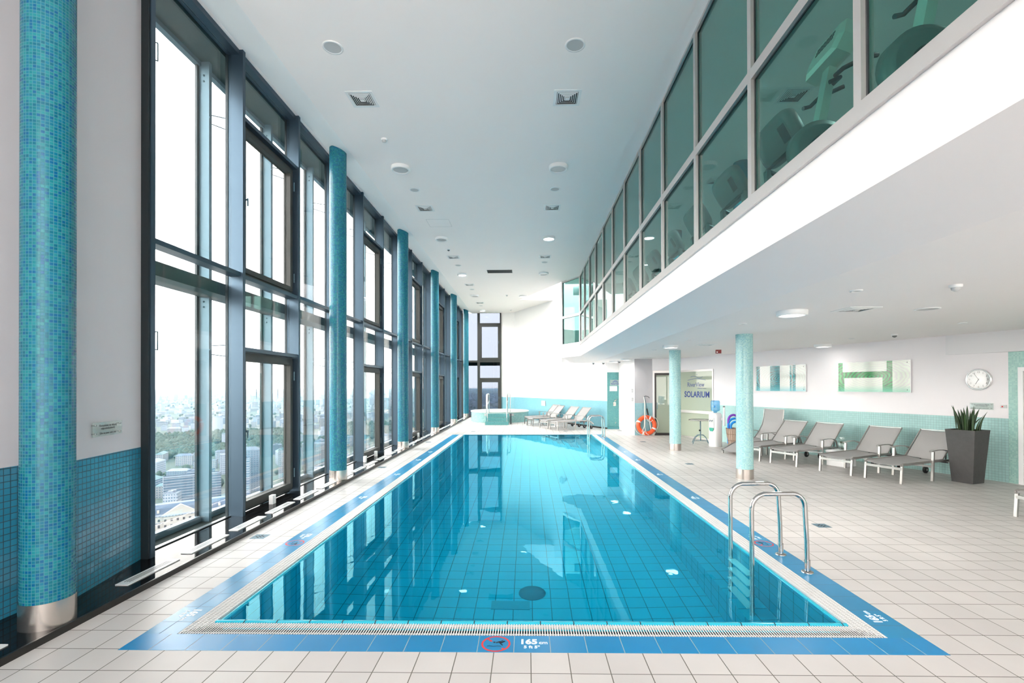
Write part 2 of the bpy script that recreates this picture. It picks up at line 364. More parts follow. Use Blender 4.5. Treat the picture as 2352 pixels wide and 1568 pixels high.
# depth markings on single border tiles
def no_diving(cx, cy, ang, parent):
    """the barred red ring with a diver above a wave; ang turns it on the floor"""
    M = Matrix.Translation((cx, cy - 3.27, .0012)) @ Matrix.Rotation(ang, 4, 'Z')
    ring = MB(); n = 40
    ring.loft([[M @ Vector((r*math.cos(2*PI*k/n), r*math.sin(2*PI*k/n), 0)) for k in range(n)] for r in (.088, .102)], cap=False)
    for a, b in (((-.062, .066), (-.030, .030)), ((.045, -.055), (.062, -.074))):
        ring.bar(M @ Vector((*a, 0)), M @ Vector((*b, 0)), .013, .0006)
    ring.build('prohibition_ring', red_m, parent)
    d = MB(); d.lathe([(.001, 0), (.0085, 0), (.0085, .0004)], M @ Vector((-.012, .020, 0)), 14)
    for a, b, w_ in (((.0, .014), (.030, .030), .013), ((.030, .030), (.048, .046), .007), ((.022, .012), (.062, .036), .012), ((.062, .034), (.030, .006), .009), ((.030, .006), (.048, -.020), .008)):
        d.bar(M @ Vector((*a, 0)), M @ Vector((*b, 0)), w_, .0006)
    pw_ = [M @ Vector((-.060 + .014*i, -.030 + .004*math.sin(i*1.5), 0)) for i in range(8)]
    for a, b in zip(pw_, pw_[1:]): d.bar(a, b, .005, .0006)
    d.build('diver_pictogram', blk_m, parent)
def depth_text(cx, cy, ang, a, b, parent):
    M = Matrix.Translation((cx, cy - 3.27, .0012)) @ Matrix.Rotation(ang, 4, 'Z')
    text(a, .085, M @ Matrix.Translation((-.028, .022, 0)) @ Matrix.Diagonal((1, 1, 1, 1)), wht_m, 'depth_marking', parent, .0035)
    text('cm', .052, M @ Matrix.Translation((.076, .012, 0)), wht_m, 'depth_marking', parent, .001)
    text(b, .045, M @ Matrix.Translation((-.005, -.045, 0)), wht_m, 'depth_marking', parent, .0015)
no_diving(-.225, 3.38, 0, pool); depth_text(.030, 3.385, 0, '165', '5 ft 5"', pool)
depth_text(-2.685, 3.79, -PI/2, '165', '5 ft 5"', pool); depth_text(2.685, 3.80, PI/2, '165', '5 ft 5"', pool)
no_diving(-2.685, 5.54, -PI/2, pool); depth_text(-2.685, 5.80, -PI/2, '170', '5 ft 7"', pool)
no_diving(2.685, 5.56, PI/2, pool); depth_text(2.685, 5.79, PI/2, '170', '5 ft 7"', pool)
for y_ in (7.83, 9.9, 11.85, 13.3):
    depth_text(-2.685, y_, -PI/2, '170', '5 ft 7"', pool); depth_text(2.685, y_, PI/2, '170', '5 ft 7"', pool)

# ------------------------------------------------------------------ walls
PW, QW = (-3.94, 4.87), (-3.757, 3.952)
# near left wall with blue dado and a black foot
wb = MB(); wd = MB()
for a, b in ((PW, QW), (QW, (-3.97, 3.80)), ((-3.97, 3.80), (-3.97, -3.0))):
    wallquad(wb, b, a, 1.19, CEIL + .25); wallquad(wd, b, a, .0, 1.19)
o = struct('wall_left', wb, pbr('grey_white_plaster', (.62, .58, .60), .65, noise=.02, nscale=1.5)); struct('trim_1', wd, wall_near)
# far wall: short return by the window, then the long slanted white wall, then the mosaic recess
FW = [(-1.55, 28.78), (-.76, 28.5), (1.33, 24.6), (3.36, 20.45)]
wb = MB(); wd = MB()
for a, b in zip(FW, FW[1:]): wallquad(wb, a, b, 1.18, 7.4); wallquad(wd, a, b, 0, 1.18)
struct('wall_far', wb, white); struct('trim_2', wd, wall_pale)
k = MB()
for a, b in zip(FW[2:], FW[3:]): k.prism([a, b, (b[0] - .03, b[1] - .02), (a[0] - .03, a[1] - .02)], 0, .06)
struct('baseboard_far', k, kerb_m)
wb = MB(); wallquad(wb, (3.36, 20.45), (5.2, 20.45), 0, 2.39); struct('wall_recess', wb, mos_teal)
wb = MB(); wallquad(wb, (3.36, 20.44), (5.2, 20.44), 2.39, 3.2); struct('wall_recess_header', wb, white)
struct('baseboard_recess', MB().box(3.37, 5.1, 20.40, 20.45, 0, .10), pbr('recess_skirting', (.06, .24, .27), .3))
# grey pier wall beside the solarium door
wb = MB(); wallquad(wb, (3.93, 17.82), (4.58, 17.82), 1.18, LOW); struct('wall_pier', wb, grey_wall)
wb = MB(); wallquad(wb, (3.93, 17.82), (4.58, 17.82), 0, 1.18); wallquad(wb, (3.905, 20.4), (3.93, 17.82), 0, 1.18); struct('trim_3', wb, tiles('dado_tile_pier', [(.22, .45, .50), (.25, .48, .54)], (.05, .05), (.22, .36, .40), .003, .2, (0, .03)))
wb = MB(); wallquad(wb, (3.85, 17.90), (3.85, 20.45), 0, LOW); wallquad(wb, (3.85, 17.90), (3.93, 17.82), 0, LOW); struct('wall_pier_side', wb, white)
# wall above and around solarium door
SB = rw(-1.82)
wb = MB(); wallquad(wb, (4.58, 17.82), SB, 2.36, LOW); wallquad(wb, SB, rw(.08), 2.36, LOW)
wallquad(wb, rw(.08), rw(7.56), 1.18, LOW); struct('wall_right', wb, pbr('pinkish_plaster', (.88, .84, .855), .6))
wb = MB(); wallquad(wb, rw(.08), rw(7.56), 0, 1.18); struct('trim_4', wb, wall_mint)
wb = MB(); wallquad(wb, rw(7.56), rw(7.70), 0, 2.41); wallquad(wb, rw(7.70), rw(8.5), 2.1, 2.41); wallquad(wb, rw(8.5), RW_END, 0, LOW); struct('wall_right_mosaic', wb, mos_mint)
a, b, c_, d_ = rw(6.61), rw(9.5), rw(9.5, .06), rw(6.61, .06)
struct('trim_5', MB().prism([a, d_, c_, b], 2.41, LOW), pbr('bulkhead_paint', (.80, .78, .79), .6))
wb = MB()
for x0, x1, z0, z1 in ((-4.0, -3.4, 0, 6.5), (-3.4, 2.0, 0, .15), (-3.4, 2.0, 6.0, 6.5), (2.0, 3.2, 0, 6.5), (3.2, 13.0, 2.6, 3.4), (3.2, 13.0, 0, .15), (13.0, 15.0, 0, 3.4)): wallquad(wb, (x0, -3), (x1, -3), z0, z1)
struct('wall_back', wb, white)
for n_, x0, x1, z1, nx in (('window_37', -3.4, 2.0, 6.0, 4), ('window_38', 3.2, 13.0, 2.6, 6)):  # unseen glazing added behind the camera to brighten the near end
    w_ = bpy.data.objects.new(n_, None); COL.objects.link(w_); w_['kind'] = 'structure'; f = MB()
    for k in range(nx + 1): xx = x0 + (x1 - x0)*k/nx; f.box(xx - .04, xx + .04, -3.08, -2.92, .15, z1)
    for zz in (.15, 2.55 if z1 < 3 else 3.2, z1 - .06): f.box(x0, x1, -3.06, -2.94, zz, zz + .06)
    f.build('window_frame', steel, w_); MB().box(x0, x1, -3.01, -2.99, .15, z1).build('glass', clear, w_)

# ------------------------------------------------------------------ ceilings
A_, B2_, C2_ = (-.37, 24.4), (1.45, 20.3), (1.33, 24.6)
cb = MB()
pts = [(-3.30, -3), (2.09, -3), (2.09, 19.12), B2_, A_, C2_, (-.76, 28.5), (-1.55, 28.85), (-3.30, 28.85)]
cb.face([(x, y, CEIL) for x, y in reversed(pts)])
cb.face([(-3.85, -3, 6.38), (-3.85, 28.85, 6.38), (-4.7, 28.85, 6.38), (-4.7, -3, 6.38)])
struct('ceiling', cb, ceil_m)
sb = MB(); sb.face([(-3.30, -3, CEIL), (-3.30, 28.85, CEIL), (-3.85, 28.85, 6.38), (-3.85, -3, 6.38)]); struct('ceiling_cove', sb, pbr('cove_paint_lit', (.96, .95, .94), .6))  # paler than the ceiling: window light on the cove is put into the paint
ub = MB(); wallquad(ub, A_, C2_, CEIL, 7.4); wallquad(ub, B2_, A_, CEIL, 7.4); struct('ceiling_upstand', ub, white)
ub = MB(); wallquad(ub, B2_, (1.75, 23.8), CEIL - 3.2, 7.4); 
# low ceiling over the lounger side and the stepped soffit under the gallery
lb = MB()
lb.face([(x, y, LOW) for x, y in reversed([(2.83, 2.78), rw(14.3, -.1), rw(-1.9, -.1), (5.0, 20.6), (1.97, 20.7), (2.45, 20.2), (2.83, 19.3)])])
lb.face([(2.09, -3, 3.0), (2.09, 19.12, 3.0), (2.83, 19.3, LOW), (2.83, -3, LOW)])
lb.face([(2.83, -3, LOW), (2.83, 2.78, LOW + .001), (14.5, 2.78, LOW + .001), (14.5, -3, LOW)])
lb.face([(2.09, 19.12, 3.0), (1.45, 20.3, 3.0), (1.97, 20.7, LOW), (2.45, 20.2, LOW), (2.83, 19.3, LOW)])
struct('ceiling_low', lb, pbr('low_ceiling_paint', (.86, .82, .81), .7, noise=.015, nscale=1))
fb = MB(); 
for a, b in (((2.09, 19.12), (2.09, -3)), ((1.45, 20.3), (2.09, 19.12)), ((1.97, 20.7), (1.45, 20.3)), ((3.5, 20.5), (1.97, 20.7))): wallquad(fb, a, b, 3.0 if a[0] < 1.96 or a[0] == 2.09 and b[0] < 3 else LOW, 3.44)
struct('trim_6', fb, white)
# gym room behind the gallery glazing
gb = MB(); wallquad(gb, (7.0, 20.4), (7.0, -3), 3.40, CEIL); wallquad(gb, (2.09, -3), (7.0, -3), 3.4, CEIL)
wallquad(gb, (1.45, 20.3), (1.97, 20.75), 3.4, 4.2); wallquad(gb, (1.97, 20.75), (4.2, 20.45), 3.4, 4.2); wallquad(gb, (4.2, 20.45), (7.0, 20.45), 3.4, CEIL); wallquad(gb, (1.97, 20.75), (4.2, 20.45), 5.7, CEIL)
struct('wall_gym', gb, white)
struct('floor_gym', MB().prism([(2.10, -3), (7.0, -3), (7.0, 20.4), (1.97, 20.7), (1.47, 20.3), (2.10, 19.12)], 3.36, 3.42), pbr('gym_carpet', (.10, .12, .13), .9))
gb = MB(); gb.face([(x, y, CEIL - .03) for x, y in [(2.12, -3), (1.6, 20.6), (7.0, 20.5), (7.0, -3)]]); struct('ceiling_gym', gb, ceil_m)

# ------------------------------------------------------------------ window ledge along the facade
lb = MB(); lb.face([(-4.06, -3, .05), (-3.41, -3, .05), (-3.41, 28.8, .05), (-4.06, 28.8, .05)]); struct('trim_7', lb, granite)
struct('trim_8', MB().box(-3.412, -3.395, -3, 28.8, 0, .052), kerb_m)

# ------------------------------------------------------------------ facade bays
def rect_frame(mb, X0, X1, y0, y1, z0, z1, w_):
    mb.box(X0, X1, y0, y0 + w_, z0, z1); mb.box(X0, X1, y1 - w_, y1, z0, z1); mb.box(X0, X1, y0 + w_, y1 - w_, z0, z0 + w_); mb.box(X0, X1, y0 + w_, y1 - w_, z1 - w_, z1)
def make_bay(kind, name):
    """one facade bay, local origin at the foot of its near mullion"""
    r = thing(name, None, None, kind='structure')
    MB().box(-.20, 0, -.0, .06, 0, 6.34).build('mullion', steel, r)
    MB().box(-.235, -.20, -.01, .07, 0, 6.34).build('gasket', dark_m, r)
    z_tr = [3.26] if kind == 'fixed' else [2.25, 3.24, 5.42]
    for z in z_tr: MB().box(-.20, -.03 if kind == 'fixed' else -.02, .06, 1.6, z - .01, z + .045).build('transom', steel, r)
    MB().box(-.22, -.05, .06, 1.6, 6.26, 6.34).build('head_rail', steel, r)
    MB().box(-.22, -.16, .06, 1.6, -.01, .012).build('sill_rail', dark_m, r)
    MB().box(-.175, -.155, .06, 1.6, .03, 6.26).build('glass', clear, r) if kind == 'fixed' else None
    if kind != 'fixed':
        for z0, z1 in ((2.30, 3.22), (5.47, 6.26)): MB().box(-.175, -.155, .06, 1.6, z0, z1).build('glass', clear, r)
        for z0, z1 in ((.04, 2.23), (3.29, 5.40)):
            s = MB(); rect_frame(s, -.20, -.09, .065, 1.56, z0, z1, .045); rect_frame(s, -.18, -.065, .11, 1.52, z0 + .045, z1 - .045, .075)
            so = s.build('sash', sash_m, r)
            MB().box(-.15, -.135, .185, 1.445, z0 + .12, z1 - .12).build('glass', clear, so)
            for zz in (z0 + .28, z1 - .30):
                h = MB(); 
                for q in (-.05, 0, .05): h.tube([(-.055, 1.55, zz + q - .023), (-.055, 1.55, zz + q + .023)], .011, 8)
                h.build('hinge', galv, so)
            h = MB(); h.tube([(-.07, .15, (z0+z1)/2), (-.02, .15, (z0+z1)/2)], .014, 8); h.bar((-.02, .15, (z0+z1)/2 + .02), (-.02, .15, (z0+z1)/2 - .09), .02, .012); h.build('handle', galv, so)
    # outer skin of the double facade
    MB().box(-.65, -.51, .07, .13, -.3, 6.5).build('outer_post', galv, r)
    MB().box(-.68, -.65, .03, .17, -.3, 6.5).build('outer_gasket', dark_m, r)
    MB().box(-.70, -.69, .05, 1.65, .06, 6.3).build('outer_glass', outer, r)
    q = MB(); q.box(-.70, -.62, .13, 1.67, 6.16, 6.5); q.box(-.70, -.62, .13, 1.67, -.15, -.01); q.box(-.70, -.62, .13, 1.67, 3.05, 3.12); q.build('outer_rail', galv, r)
    MB().box(-.62, -.22, .0, 1.6, -.12, -.09).build('catwalk_grating', mesh_m, r)
    MB().box(-.62, -.235, .0, 1.6, 2.98, 3.14).build('upper_catwalk', pbr('catwalk_underside', (.015, .04, .042), .35) if 'catwalk_underside' not in MAT else MAT['catwalk_underside'], r)
    MB().box(-.62, -.235, .0, 1.6, 6.22, 6.5).build('outer_head_panel', MAT['catwalk_underside'], r)
    br = MB()
    for z in (2.26, 5.45):
        br.tube([(-.52, .12, z + .06), (-.22, 1.58 - 1.2, z + .10)], .007, 6); br.tube([(-.52, .12, z - .06), (-.22, 1.58 - 1.2, z - .10)], .007, 6); br.tube([(-.225, .38, z - .10), (-.225, .38, z + .10)], .007, 6)
        br.ball((-.50, .07, z), .014, 8, 4)
    for z in (5.95, 6.03, 2.85, 2.92): br.ball((-.585, .065, z), .014, 8, 4)
    br.build('bracket', galv, r)
    return r
fix = make_bay('fixed', 'window_1'); opn = make_bay('operable', 'window_2')
fix.location = (-3.85, 4.88, .05); opn.location = (-3.85, 4.88 + 1.6, .05)
for k in range(2, 15):
    d = dup(opn if k % 3 == 1 else fix, (-3.85, 4.88 + 1.6*k, .05)); d.name = 'window_%d' % (k + 1)
e_ = MB().box(-4.08, -3.85, 28.86, 28.95, 0, 6.38); struct('trim_9', e_, steel)
# near jamb wall outside and slab edges so the facade void is closed at the near end
struct('trim_10', MB().box(-4.04, -3.861, 4.860, 4.879, .05, 6.38), dark_m)
struct('wall_jamb', MB().box(-4.6, -4.07, 4.70, 4.86, -.3, 6.5), dark_m)
# far gable window: narrow light, mullion, opening light
gw = bpy.data.objects.new('window_16', None); COL.objects.link(gw); gw.location = (-3.9, 28.8, 0); gw['kind'] = 'structure'
def gbox(n, x0, x1, z0, z1, m, y0=-.06, y1=.06, p=gw): return MB().box(x0 + 3.9, x1 + 3.9, y0, y1, z0, z1).build(n, m, p)
for x0, x1 in ((-3.92, -3.84), (-2.97, -2.83), (-1.63, -1.55)): gbox('mullion', x0, x1, 0, 6.18, sash_m, -.1, .1)
gbox('transom', -3.84, -2.97, 3.25, 3.36, sash_m); gbox('transom', -2.83, -1.63, 3.25, 3.40, sash_m); gbox('transom', -2.83, -1.63, 2.18, 2.32, sash_m); gbox('transom', -2.83, -1.63, 5.48, 5.58, sash_m)
gbox('spandrel', -3.84, -1.63, 3.05, 3.25, MAT['catwalk_underside'], .03, .1); gbox('sill', -3.84, -1.63, 0, .10, sash_m)
for x0, x1, z0, z1 in ((-3.84, -2.97, .1, 3.25), (-3.84, -2.97, 3.36, 6.18), (-2.83, -1.63, 2.32, 3.25), (-2.83, -1.63, 5.58, 6.18)): gbox('glass', x0, x1, z0, z1, gable_g, -.01, .01)
for z0, z1 in ((.10, 2.18), (3.40, 5.48)):
    s = MB()
    for (a, b, c, d) in ((-2.83, -2.71, z0, z1), (-1.75, -1.63, z0, z1), (-2.71, -1.75, z0, z0 + .12), (-2.71, -1.75, z1 - .12, z1)): s.box(a + 3.9, b + 3.9, -.09, .0, c, d)
    so = s.build('sash', sash_m, gw); gbox('glass', -2.71, -1.75, z0 + .12, z1 - .12, gable_g, -.03, -.01, so)
    MB().bar((2.21, -.12, (z0+z1)/2 + .06), (2.21, -.12, (z0+z1)/2 - .08), .025, .02).build('handle', galv, so)

# ------------------------------------------------------------------ gallery glazing
gal_y = [3.04 + 1.46*k for k in range(-4, 12)]
def gallery_bay(L):
    r = bpy.data.objects.new('window_17', None); COL.objects.link(r); r['kind'] = 'structure'
    MB().box(-.03, .05, -.035, .035, 3.44, CEIL).build('mullion', alu, r)
    f = MB(); f.box(-.03, .05, .035, L - .035, 3.44, 3.55); f.box(-.03, .05, .035, L - .035, 4.61, 4.71); f.box(-.03, .05, .035, L - .035, CEIL - .07, CEIL); f.build('window_frame', alu, r)
    i = MB()
    for z0, z1 in ((3.55, 4.61), (4.71, CEIL - .07)):
        i.box(.0, .012, .035, .05, z0, z1); i.box(.0, .012, L - .05, L - .035, z0, z1); i.box(0, .012, .05, L - .05, z0, z0 + .012); i.box(0, .012, .05, L - .05, z1 - .012, z1)
    i.build('gasket', dark_m, r)
    MB().box(.012, .022, .035, L - .035, 3.55, 4.61).build('glass', teal_g, r); MB().box(.012, .022, .035, L - .035, 4.71, CEIL - .07).build('glass', teal_g, r)
    return r
g0 = gallery_bay(1.46)
for i, y in enumerate(gal_y[:-1]):
    r = g0 if i == 0 else dup(g0); r.location = (2.09, y, 0); r.name = 'window_%d' % (17 + i)
g1 = gallery_bay(1.30); g1.name = 'window_33'; g1.location = (2.09, 19.10, 0); g1.rotation_euler = (0, 0, math.atan2(.62, 1.16))
MB().box(-.03, .05, 1.30 - .035, 1.30 + .035, 3.44, CEIL).build('mullion', alu, g1)
gq = bpy.data.objects.new('window_34', None); COL.objects.link(gq); gq['kind'] = 'structure'
q = MB(); wallquad(q, (1.97, 20.75), (4.2, 20.45), 4.2, 5.7); q.build('glass', clear, gq)
sky_g = pane('added_skylight_glass', (.6, .6, .6), .04)  # added skylight: unseen glazing that brightens the raised ceiling recess
gq2 = bpy.data.objects.new('window_35', None); COL.objects.link(gq2); gq2['kind'] = 'structure'
q = MB(); q.face([(-.6, 20.2, 7.4), (2.4, 20.2, 7.4), (2.4, 25.2, 7.4), (-.6, 25.2, 7.4)]); q.build('glass', sky_g, gq2)

# ------------------------------------------------------------------ mosaic columns
def column(name, x, y, z0, z1, mat, label, r=.155, base=.19):
    t = thing(name, label, 'column', (x, y, z0))
    MB().lathe([(r, base), (r, z1 - z0)], n=48, metric=True).build('mosaic_shaft', mat, t)
    MB().lathe([(r + .006, 0), (r + .006, base)], n=48).build('base_ring', brushed, t)
    return t
left_cols = [(3.55, 'blue mosaic column nearest the camera, in front of the left wall'), (9.08, 'blue mosaic column by the window wall, second from the camera'), (13.85, 'blue mosaic column by the window wall, third from the camera'),
             (18.65, 'blue mosaic column by the window wall, fourth from the camera'), (23.45, 'blue mosaic column by the window wall, fifth from the camera'), (28.1, 'farthest blue mosaic column by the window wall, next to the far window')]
for y, lab in left_cols: column('mosaic_column', -3.575, y, .05, 6.30, mosaic, lab)
column('mosaic_column', 4.23, 9.50, 0, LOW, mos_pale, 'pale mint mosaic column on the deck nearest the loungers')
column('mosaic_column', 4.15, 13.67, 0, LOW, mos_pale, 'pale mint mosaic column on the deck in front of the solarium door')
for y, lab in ((9.5, 'blue mosaic column inside the gym nearer the camera'), (13.67, 'blue mosaic column inside the gym farther from the camera')): column('mosaic_column', 4.2, y, 3.42, CEIL - .03, mosaic, lab, base=.05)

# ------------------------------------------------------------------ ledge vents
v0 = thing('ledge_vent', 'slotted white air outlet let into the black window ledge', 'vent', (-3.64, 4.21, .05), group='air outlets along the window ledge')
f = MB(); f.box(0, .115, 0, .64, 0, .009); f.build('frame', white_gloss, v0)
for k in range(3): MB().box(.030 + .022*k, .036 + .022*k, .06, .58, .0085, .0105).build('slot', slot_m, v0)
for k in range(-2, 30):
    if k in (0, -1): continue
    dup(v0, (-3.64, 4.21 + .811*k, .05))
# ------------------------------------------------------------------ floor drains
def drain(x, y, lab):
    t = thing('floor_drain', lab, 'drain', (x, y, 0)); MB().box(-.085, .085, -.085, .085, -.01, .0015).build('cover', galv, t)
    s = MB()
    for i in range(-2, 3):
        for jj in range(-2, 3):
            if (i + jj) % 2 == 0 and abs(i) + abs(jj) < 4: s.box(i*.022 - .009, i*.022 + .009, jj*.022 - .009, jj*.022 + .009, .001, .0022)
    s.build('slot', slot_m, t)
for x, y, lab in ((-3.22, 5.77, 'square steel floor drain between window ledge and near left pool corner'), (-3.25, 10.76, 'square steel floor drain by the ledge beside the second column'), (-3.22, 15.68, 'square steel floor drain by the ledge beyond the third column'),
                  (3.77, 6.28, 'square steel floor drain on the right deck beside the near ladder'), (3.74, 11.24, 'square steel floor drain on the right deck between the two mint columns'), (3.74, 15.75, 'square steel floor drain on the deck in front of the lifebuoy'),
                  (-2.17, 19.35, 'square steel floor drain beyond the far left pool corner'), (1.53, 19.45, 'square steel floor drain between far pool edge and far loungers'), (3.72, 19.62, 'square steel floor drain at the foot of the teal recess')): drain(x, y, lab)

# ------------------------------------------------------------------ pool ladders
def ladder(y0, y1, lab):
    t = thing('pool_ladder', lab, 'ladder', (2.69, (y0 + y1)/2, 0)); h = (y1 - y0)/2
    for s in (-1, 1):
        y = s*h; path = [(0, y, 0)]
        path += [(.0 - .005, y, .30), (-.02, y, .60)]
        for k in range(9): a = PI/2*k/8; path.append((-.14 + .12*math.cos(a), y, .62 + .135*math.sin(a)))
        for k in range(1, 9): a = PI/2*k/8; path.append((-.38 - .15*math.sin(a), y, .605 + .15*math.cos(a)))
        path += [(-.53, y, .3), (-.53, y, -.2), (-.53, y, -1.05)]
        for k in range(1, 7): a = PI/2*k/6; path.append((-.43 - .10*math.cos(a), y, -1.05 - .10*math.sin(a)))
        path += [(-.36, y, -1.15)]
        MB().tube(path, .0215, 16).build('handrail', chrome, t)
        MB().lathe([(.026, 0), (.026, .12)], (0, y, .0), 16).lathe([(.055, .002), (.052, .012), (.03, .018)], (0, y, 0), 24).build('base_flange', chrome, t)
    for z in (-.10, -.36, -.62, -.88): MB().box(-.57, -.49, -h + .02, h - .02, z - .012, z + .012).build('step', plastic, t)
    return t
ladder(4.71, 5.20, 'chrome pool ladder on the right edge close to the camera')
ladder(16.95, 17.42, 'chrome pool ladder at the far right end of the pool')

# ------------------------------------------------------------------ sun loungers
W2 = .325
def make_lounger(label, group, steep=False):
    t = thing('sun_lounger', label, 'sun lounger', group=group)
    zt = .37
    def sag(x, y, k=1): return -.035*k*(1 - (y/W2)**2)
    rings = []
    prof = [(-.02, .345), (.03, .365), (.15, .36), (.4, .37), (.7, .375), (1.0, .38), (1.14, .385)]
    if steep: prof = [(-.05, .11), (.05, .13), (.3, .24), (.55, .33), (.8, .37), (1.0, .38), (1.08, .385)]
    for x, z in prof: rings.append([(x, y, z + sag(x, y)) for y in [W2*.94*(q/6 - 1) for q in range(13)]])
    f = MB(); f.loft(rings, closed=False, cap=False); f.loft([[(x, y, z - .006) for x, y, z in r] for r in reversed(rings)], closed=False, cap=False); f.build('seat', fabric, t)
    px, pz = prof[-1]; a = math.radians(47 if not steep else 66); L = .70 if not steep else .85
    rings = []
    for i in range(7):
        q = i/6; bend = 0 if not steep else .10*math.sin(q*PI)
        x = px + L*q*math.cos(a) + bend*math.sin(a); z = pz + L*q*math.sin(a) - bend*math.cos(a)
        rings.append([(x + .02*(1 - (y/W2)**2), y, z - .02*(1 - (y/W2)**2)) for y in [W2*.94*(k/6 - 1) for k in range(13)]])
    f = MB(); f.loft(rings, closed=False, cap=False); f.loft([[(x + .006, y, z - .004) for x, y, z in r] for r in reversed(rings)], closed=False, cap=False); f.build('backrest', fabric, t)
    fr = MB()
    for s in (-1, 1):
        y = s*W2; pts = [(x, y, z - .012) for x, z in prof]
        for p, q in zip(pts, pts[1:]): fr.bar(p, q, .028, .045)
        for p, q in (((px, y, .365), (1.35, y, .36)), ((1.35, y, .36), (1.6, y, .31)), ((1.6, y, .31), (1.72, y, .20))): fr.bar(p, q, .026, .04)
    if not steep: fr.bar((.0, -W2, .27), (.0, W2, .27), .03, .045)
    fr.bar((.82, -W2, .27), (.82, W2, .27), .025, .035); fr.bar((1.6, -W2, .30), (1.6, W2, .30), .025, .03)
    fr.build('frame', lng_m, t)
    bf = MB()
    for s in (-1, 1):
        y = s*W2; pts = [(px + L*q*math.cos(a) + (.10*math.sin(q*PI)*math.sin(a) if steep else 0), y, pz + L*q*math.sin(a) - (.10*math.sin(q*PI)*math.cos(a) if steep else 0)) for q in (0, .25, .5, .75, 1)]
        bf.tube(pts, .014, 8)
    bf.bar((pts[-1][0], -W2, pts[-1][2]), (pts[-1][0], W2, pts[-1][2]), .022, .02); bf.build('backrest_frame', lng_m, t)
    st = MB(); st.tube([(px + .3, -.22, pz + .28), (1.42, -.22, .30)], .01, 8); st.tube([(px + .3, .22, pz + .28), (1.42, .22, .30)], .01, 8); st.tube([(1.42, -.26, .30), (1.42, .26, .30)], .01, 8); st.build('backrest_strut', gym_d, t)
    for s in (-1, 1):
        if not steep: MB().bar((-.015, s*W2, .0), (.015, s*W2, .36), .038, .032, (1, 0, 0)).build('leg', lng_m, t)
        else: MB().bar((-.01, s*W2, 0), (0, s*W2, .12), .038, .03, (1, 0, 0)).build('leg', lng_m, t)
        MB().bar((.81, s*(W2 + .02), 0), (.84, s*(W2 + .02), .55), .04, .034, (1, 0, 0)).build('leg', lng_m, t)
        ar = MB(); pr = [(.77, .558), (.86, .572), (.98, .580), (1.10, .575), (1.22, .555), (1.30, .52)]
        for (x0, z0), (x1, z1) in zip(pr, pr[1:]): ar.bar((x0, s*(W2 + .02), z0), (x1, s*(W2 + .02), z1), .05, .014)
        ar.bar((1.30, s*(W2 + .02), .52), (1.38, s*(W2 + .02), .35), .035, .02); ar.build('armrest', lng_m, t)
        wd_ = MB(); wy = s*(W2 - .06); rg = []
        for yy, rr_ in ((-.022, .03), (-.022, .062), (-.014, .07), (.014, .07), (.022, .062), (.022, .03)): rg.append([(1.65 + rr_*math.cos(2*PI*k/20), wy + yy, .07 + rr_*math.sin(2*PI*k/20)) for k in range(20)])
        wd_.loft(rg); wo = wd_.build('wheel', rubber, t)
        MB().tube([(1.65, wy - .03, .07), (1.65, wy + .03, .07)], .02, 10).build('hub', lng_m, wo)
        MB().bar((1.65, wy + s*.035, .07), (1.60, wy + s*.035, .31), .03, .012, (1, 0, 0)).build('wheel_bracket', lng_m, t)
    return t
Rr = math.radians
lg = 'grey sun loungers along the right wall'; fg = 'grey sun loungers in front of the far wall'
la = make_lounger('grey mesh sun lounger immediately left of the stone planter', lg); la.location = (6.70, 9.24, 0); la.rotation_euler = (0, 0, Rr(20.3))
dup(la, (6.325, 10.05, 0), Rr(23.5), 'grey mesh sun lounger second from the stone planter, right of the white cube table', lg)
dup(la, (5.82, 11.10, 0), Rr(25), 'grey mesh sun lounger left of the white cube table with the glass jar', lg)
dup(la, (5.42, 11.94, 0), Rr(23), 'grey mesh sun lounger partly hidden behind the mint column, standing level', lg)
dup(la, (6.745, 6.41, 0), Rr(12), 'grey mesh sun lounger cut off by the right edge of the picture', lg)
le = make_lounger('grey mesh sun lounger with foot end lowered and backrest raised steeply, beside the wicker basket', lg, True); le.location = (5.36, 12.78, 0); le.rotation_euler = (0, 0, Rr(20))
dup(la, (.03, 23.13, 0), Rr(29), 'rearmost grey sun lounger by the far wall, beside the whirlpool', fg)
dup(la, (.123, 22.18, 0), Rr(24), 'grey sun lounger by the far wall, second from the whirlpool', fg)
dup(la, (.71, 20.87, 0), Rr(29), 'grey sun lounger by the far wall, second from the pool edge', fg)
dup(la, (1.095, 20.03, 0), Rr(26), 'grey sun lounger by the far wall closest to the pool and far ladder', fg)

# side tables
def cube_table(x, y, rz, lab):
    t = thing('side_table', lab, 'side table', (x, y, 0), rz); MB().box(-.20, .20, -.20, .20, 0, .29).build('body', plastic, t)
    rg = [[(a*sx*.0 + (.215 - .02*(k in (0, 3)))*(1 if q in (0, 3) else -1), (.215 - .02*(k in (0, 3)))*(1 if q in (0, 1) else -1), z) for q in (0, 1, 2, 3)] for k, z in enumerate((.29, .30, .33, .345)) for a, sx in ((0, 0),)]
    MB().loft(rg, smooth=False).build('top', plastic, t)
    return t
cube_table(7.06, 11.02, Rr(23), 'low white cube table between two loungers, holding a glass jar')
cube_table(1.50, 22.08, Rr(25), 'low white cube table between the far loungers')
gj = thing('glass_jar', 'clear glass jar with green sprigs on the white cube table', 'jar', (7.12, 11.08, .345))
MB().lathe([(.055, .0), (.085, .03), (.095, .10), (.085, .17), (.055, .22), (.05, .235), (.065, .27), (.06, .29)], n=24, cap=False).lathe([(.0, .002), (.055, .002)], n=24).build('bowl', pane('jar_glass', (.93, .96, .95), .10), gj)
sp = MB()
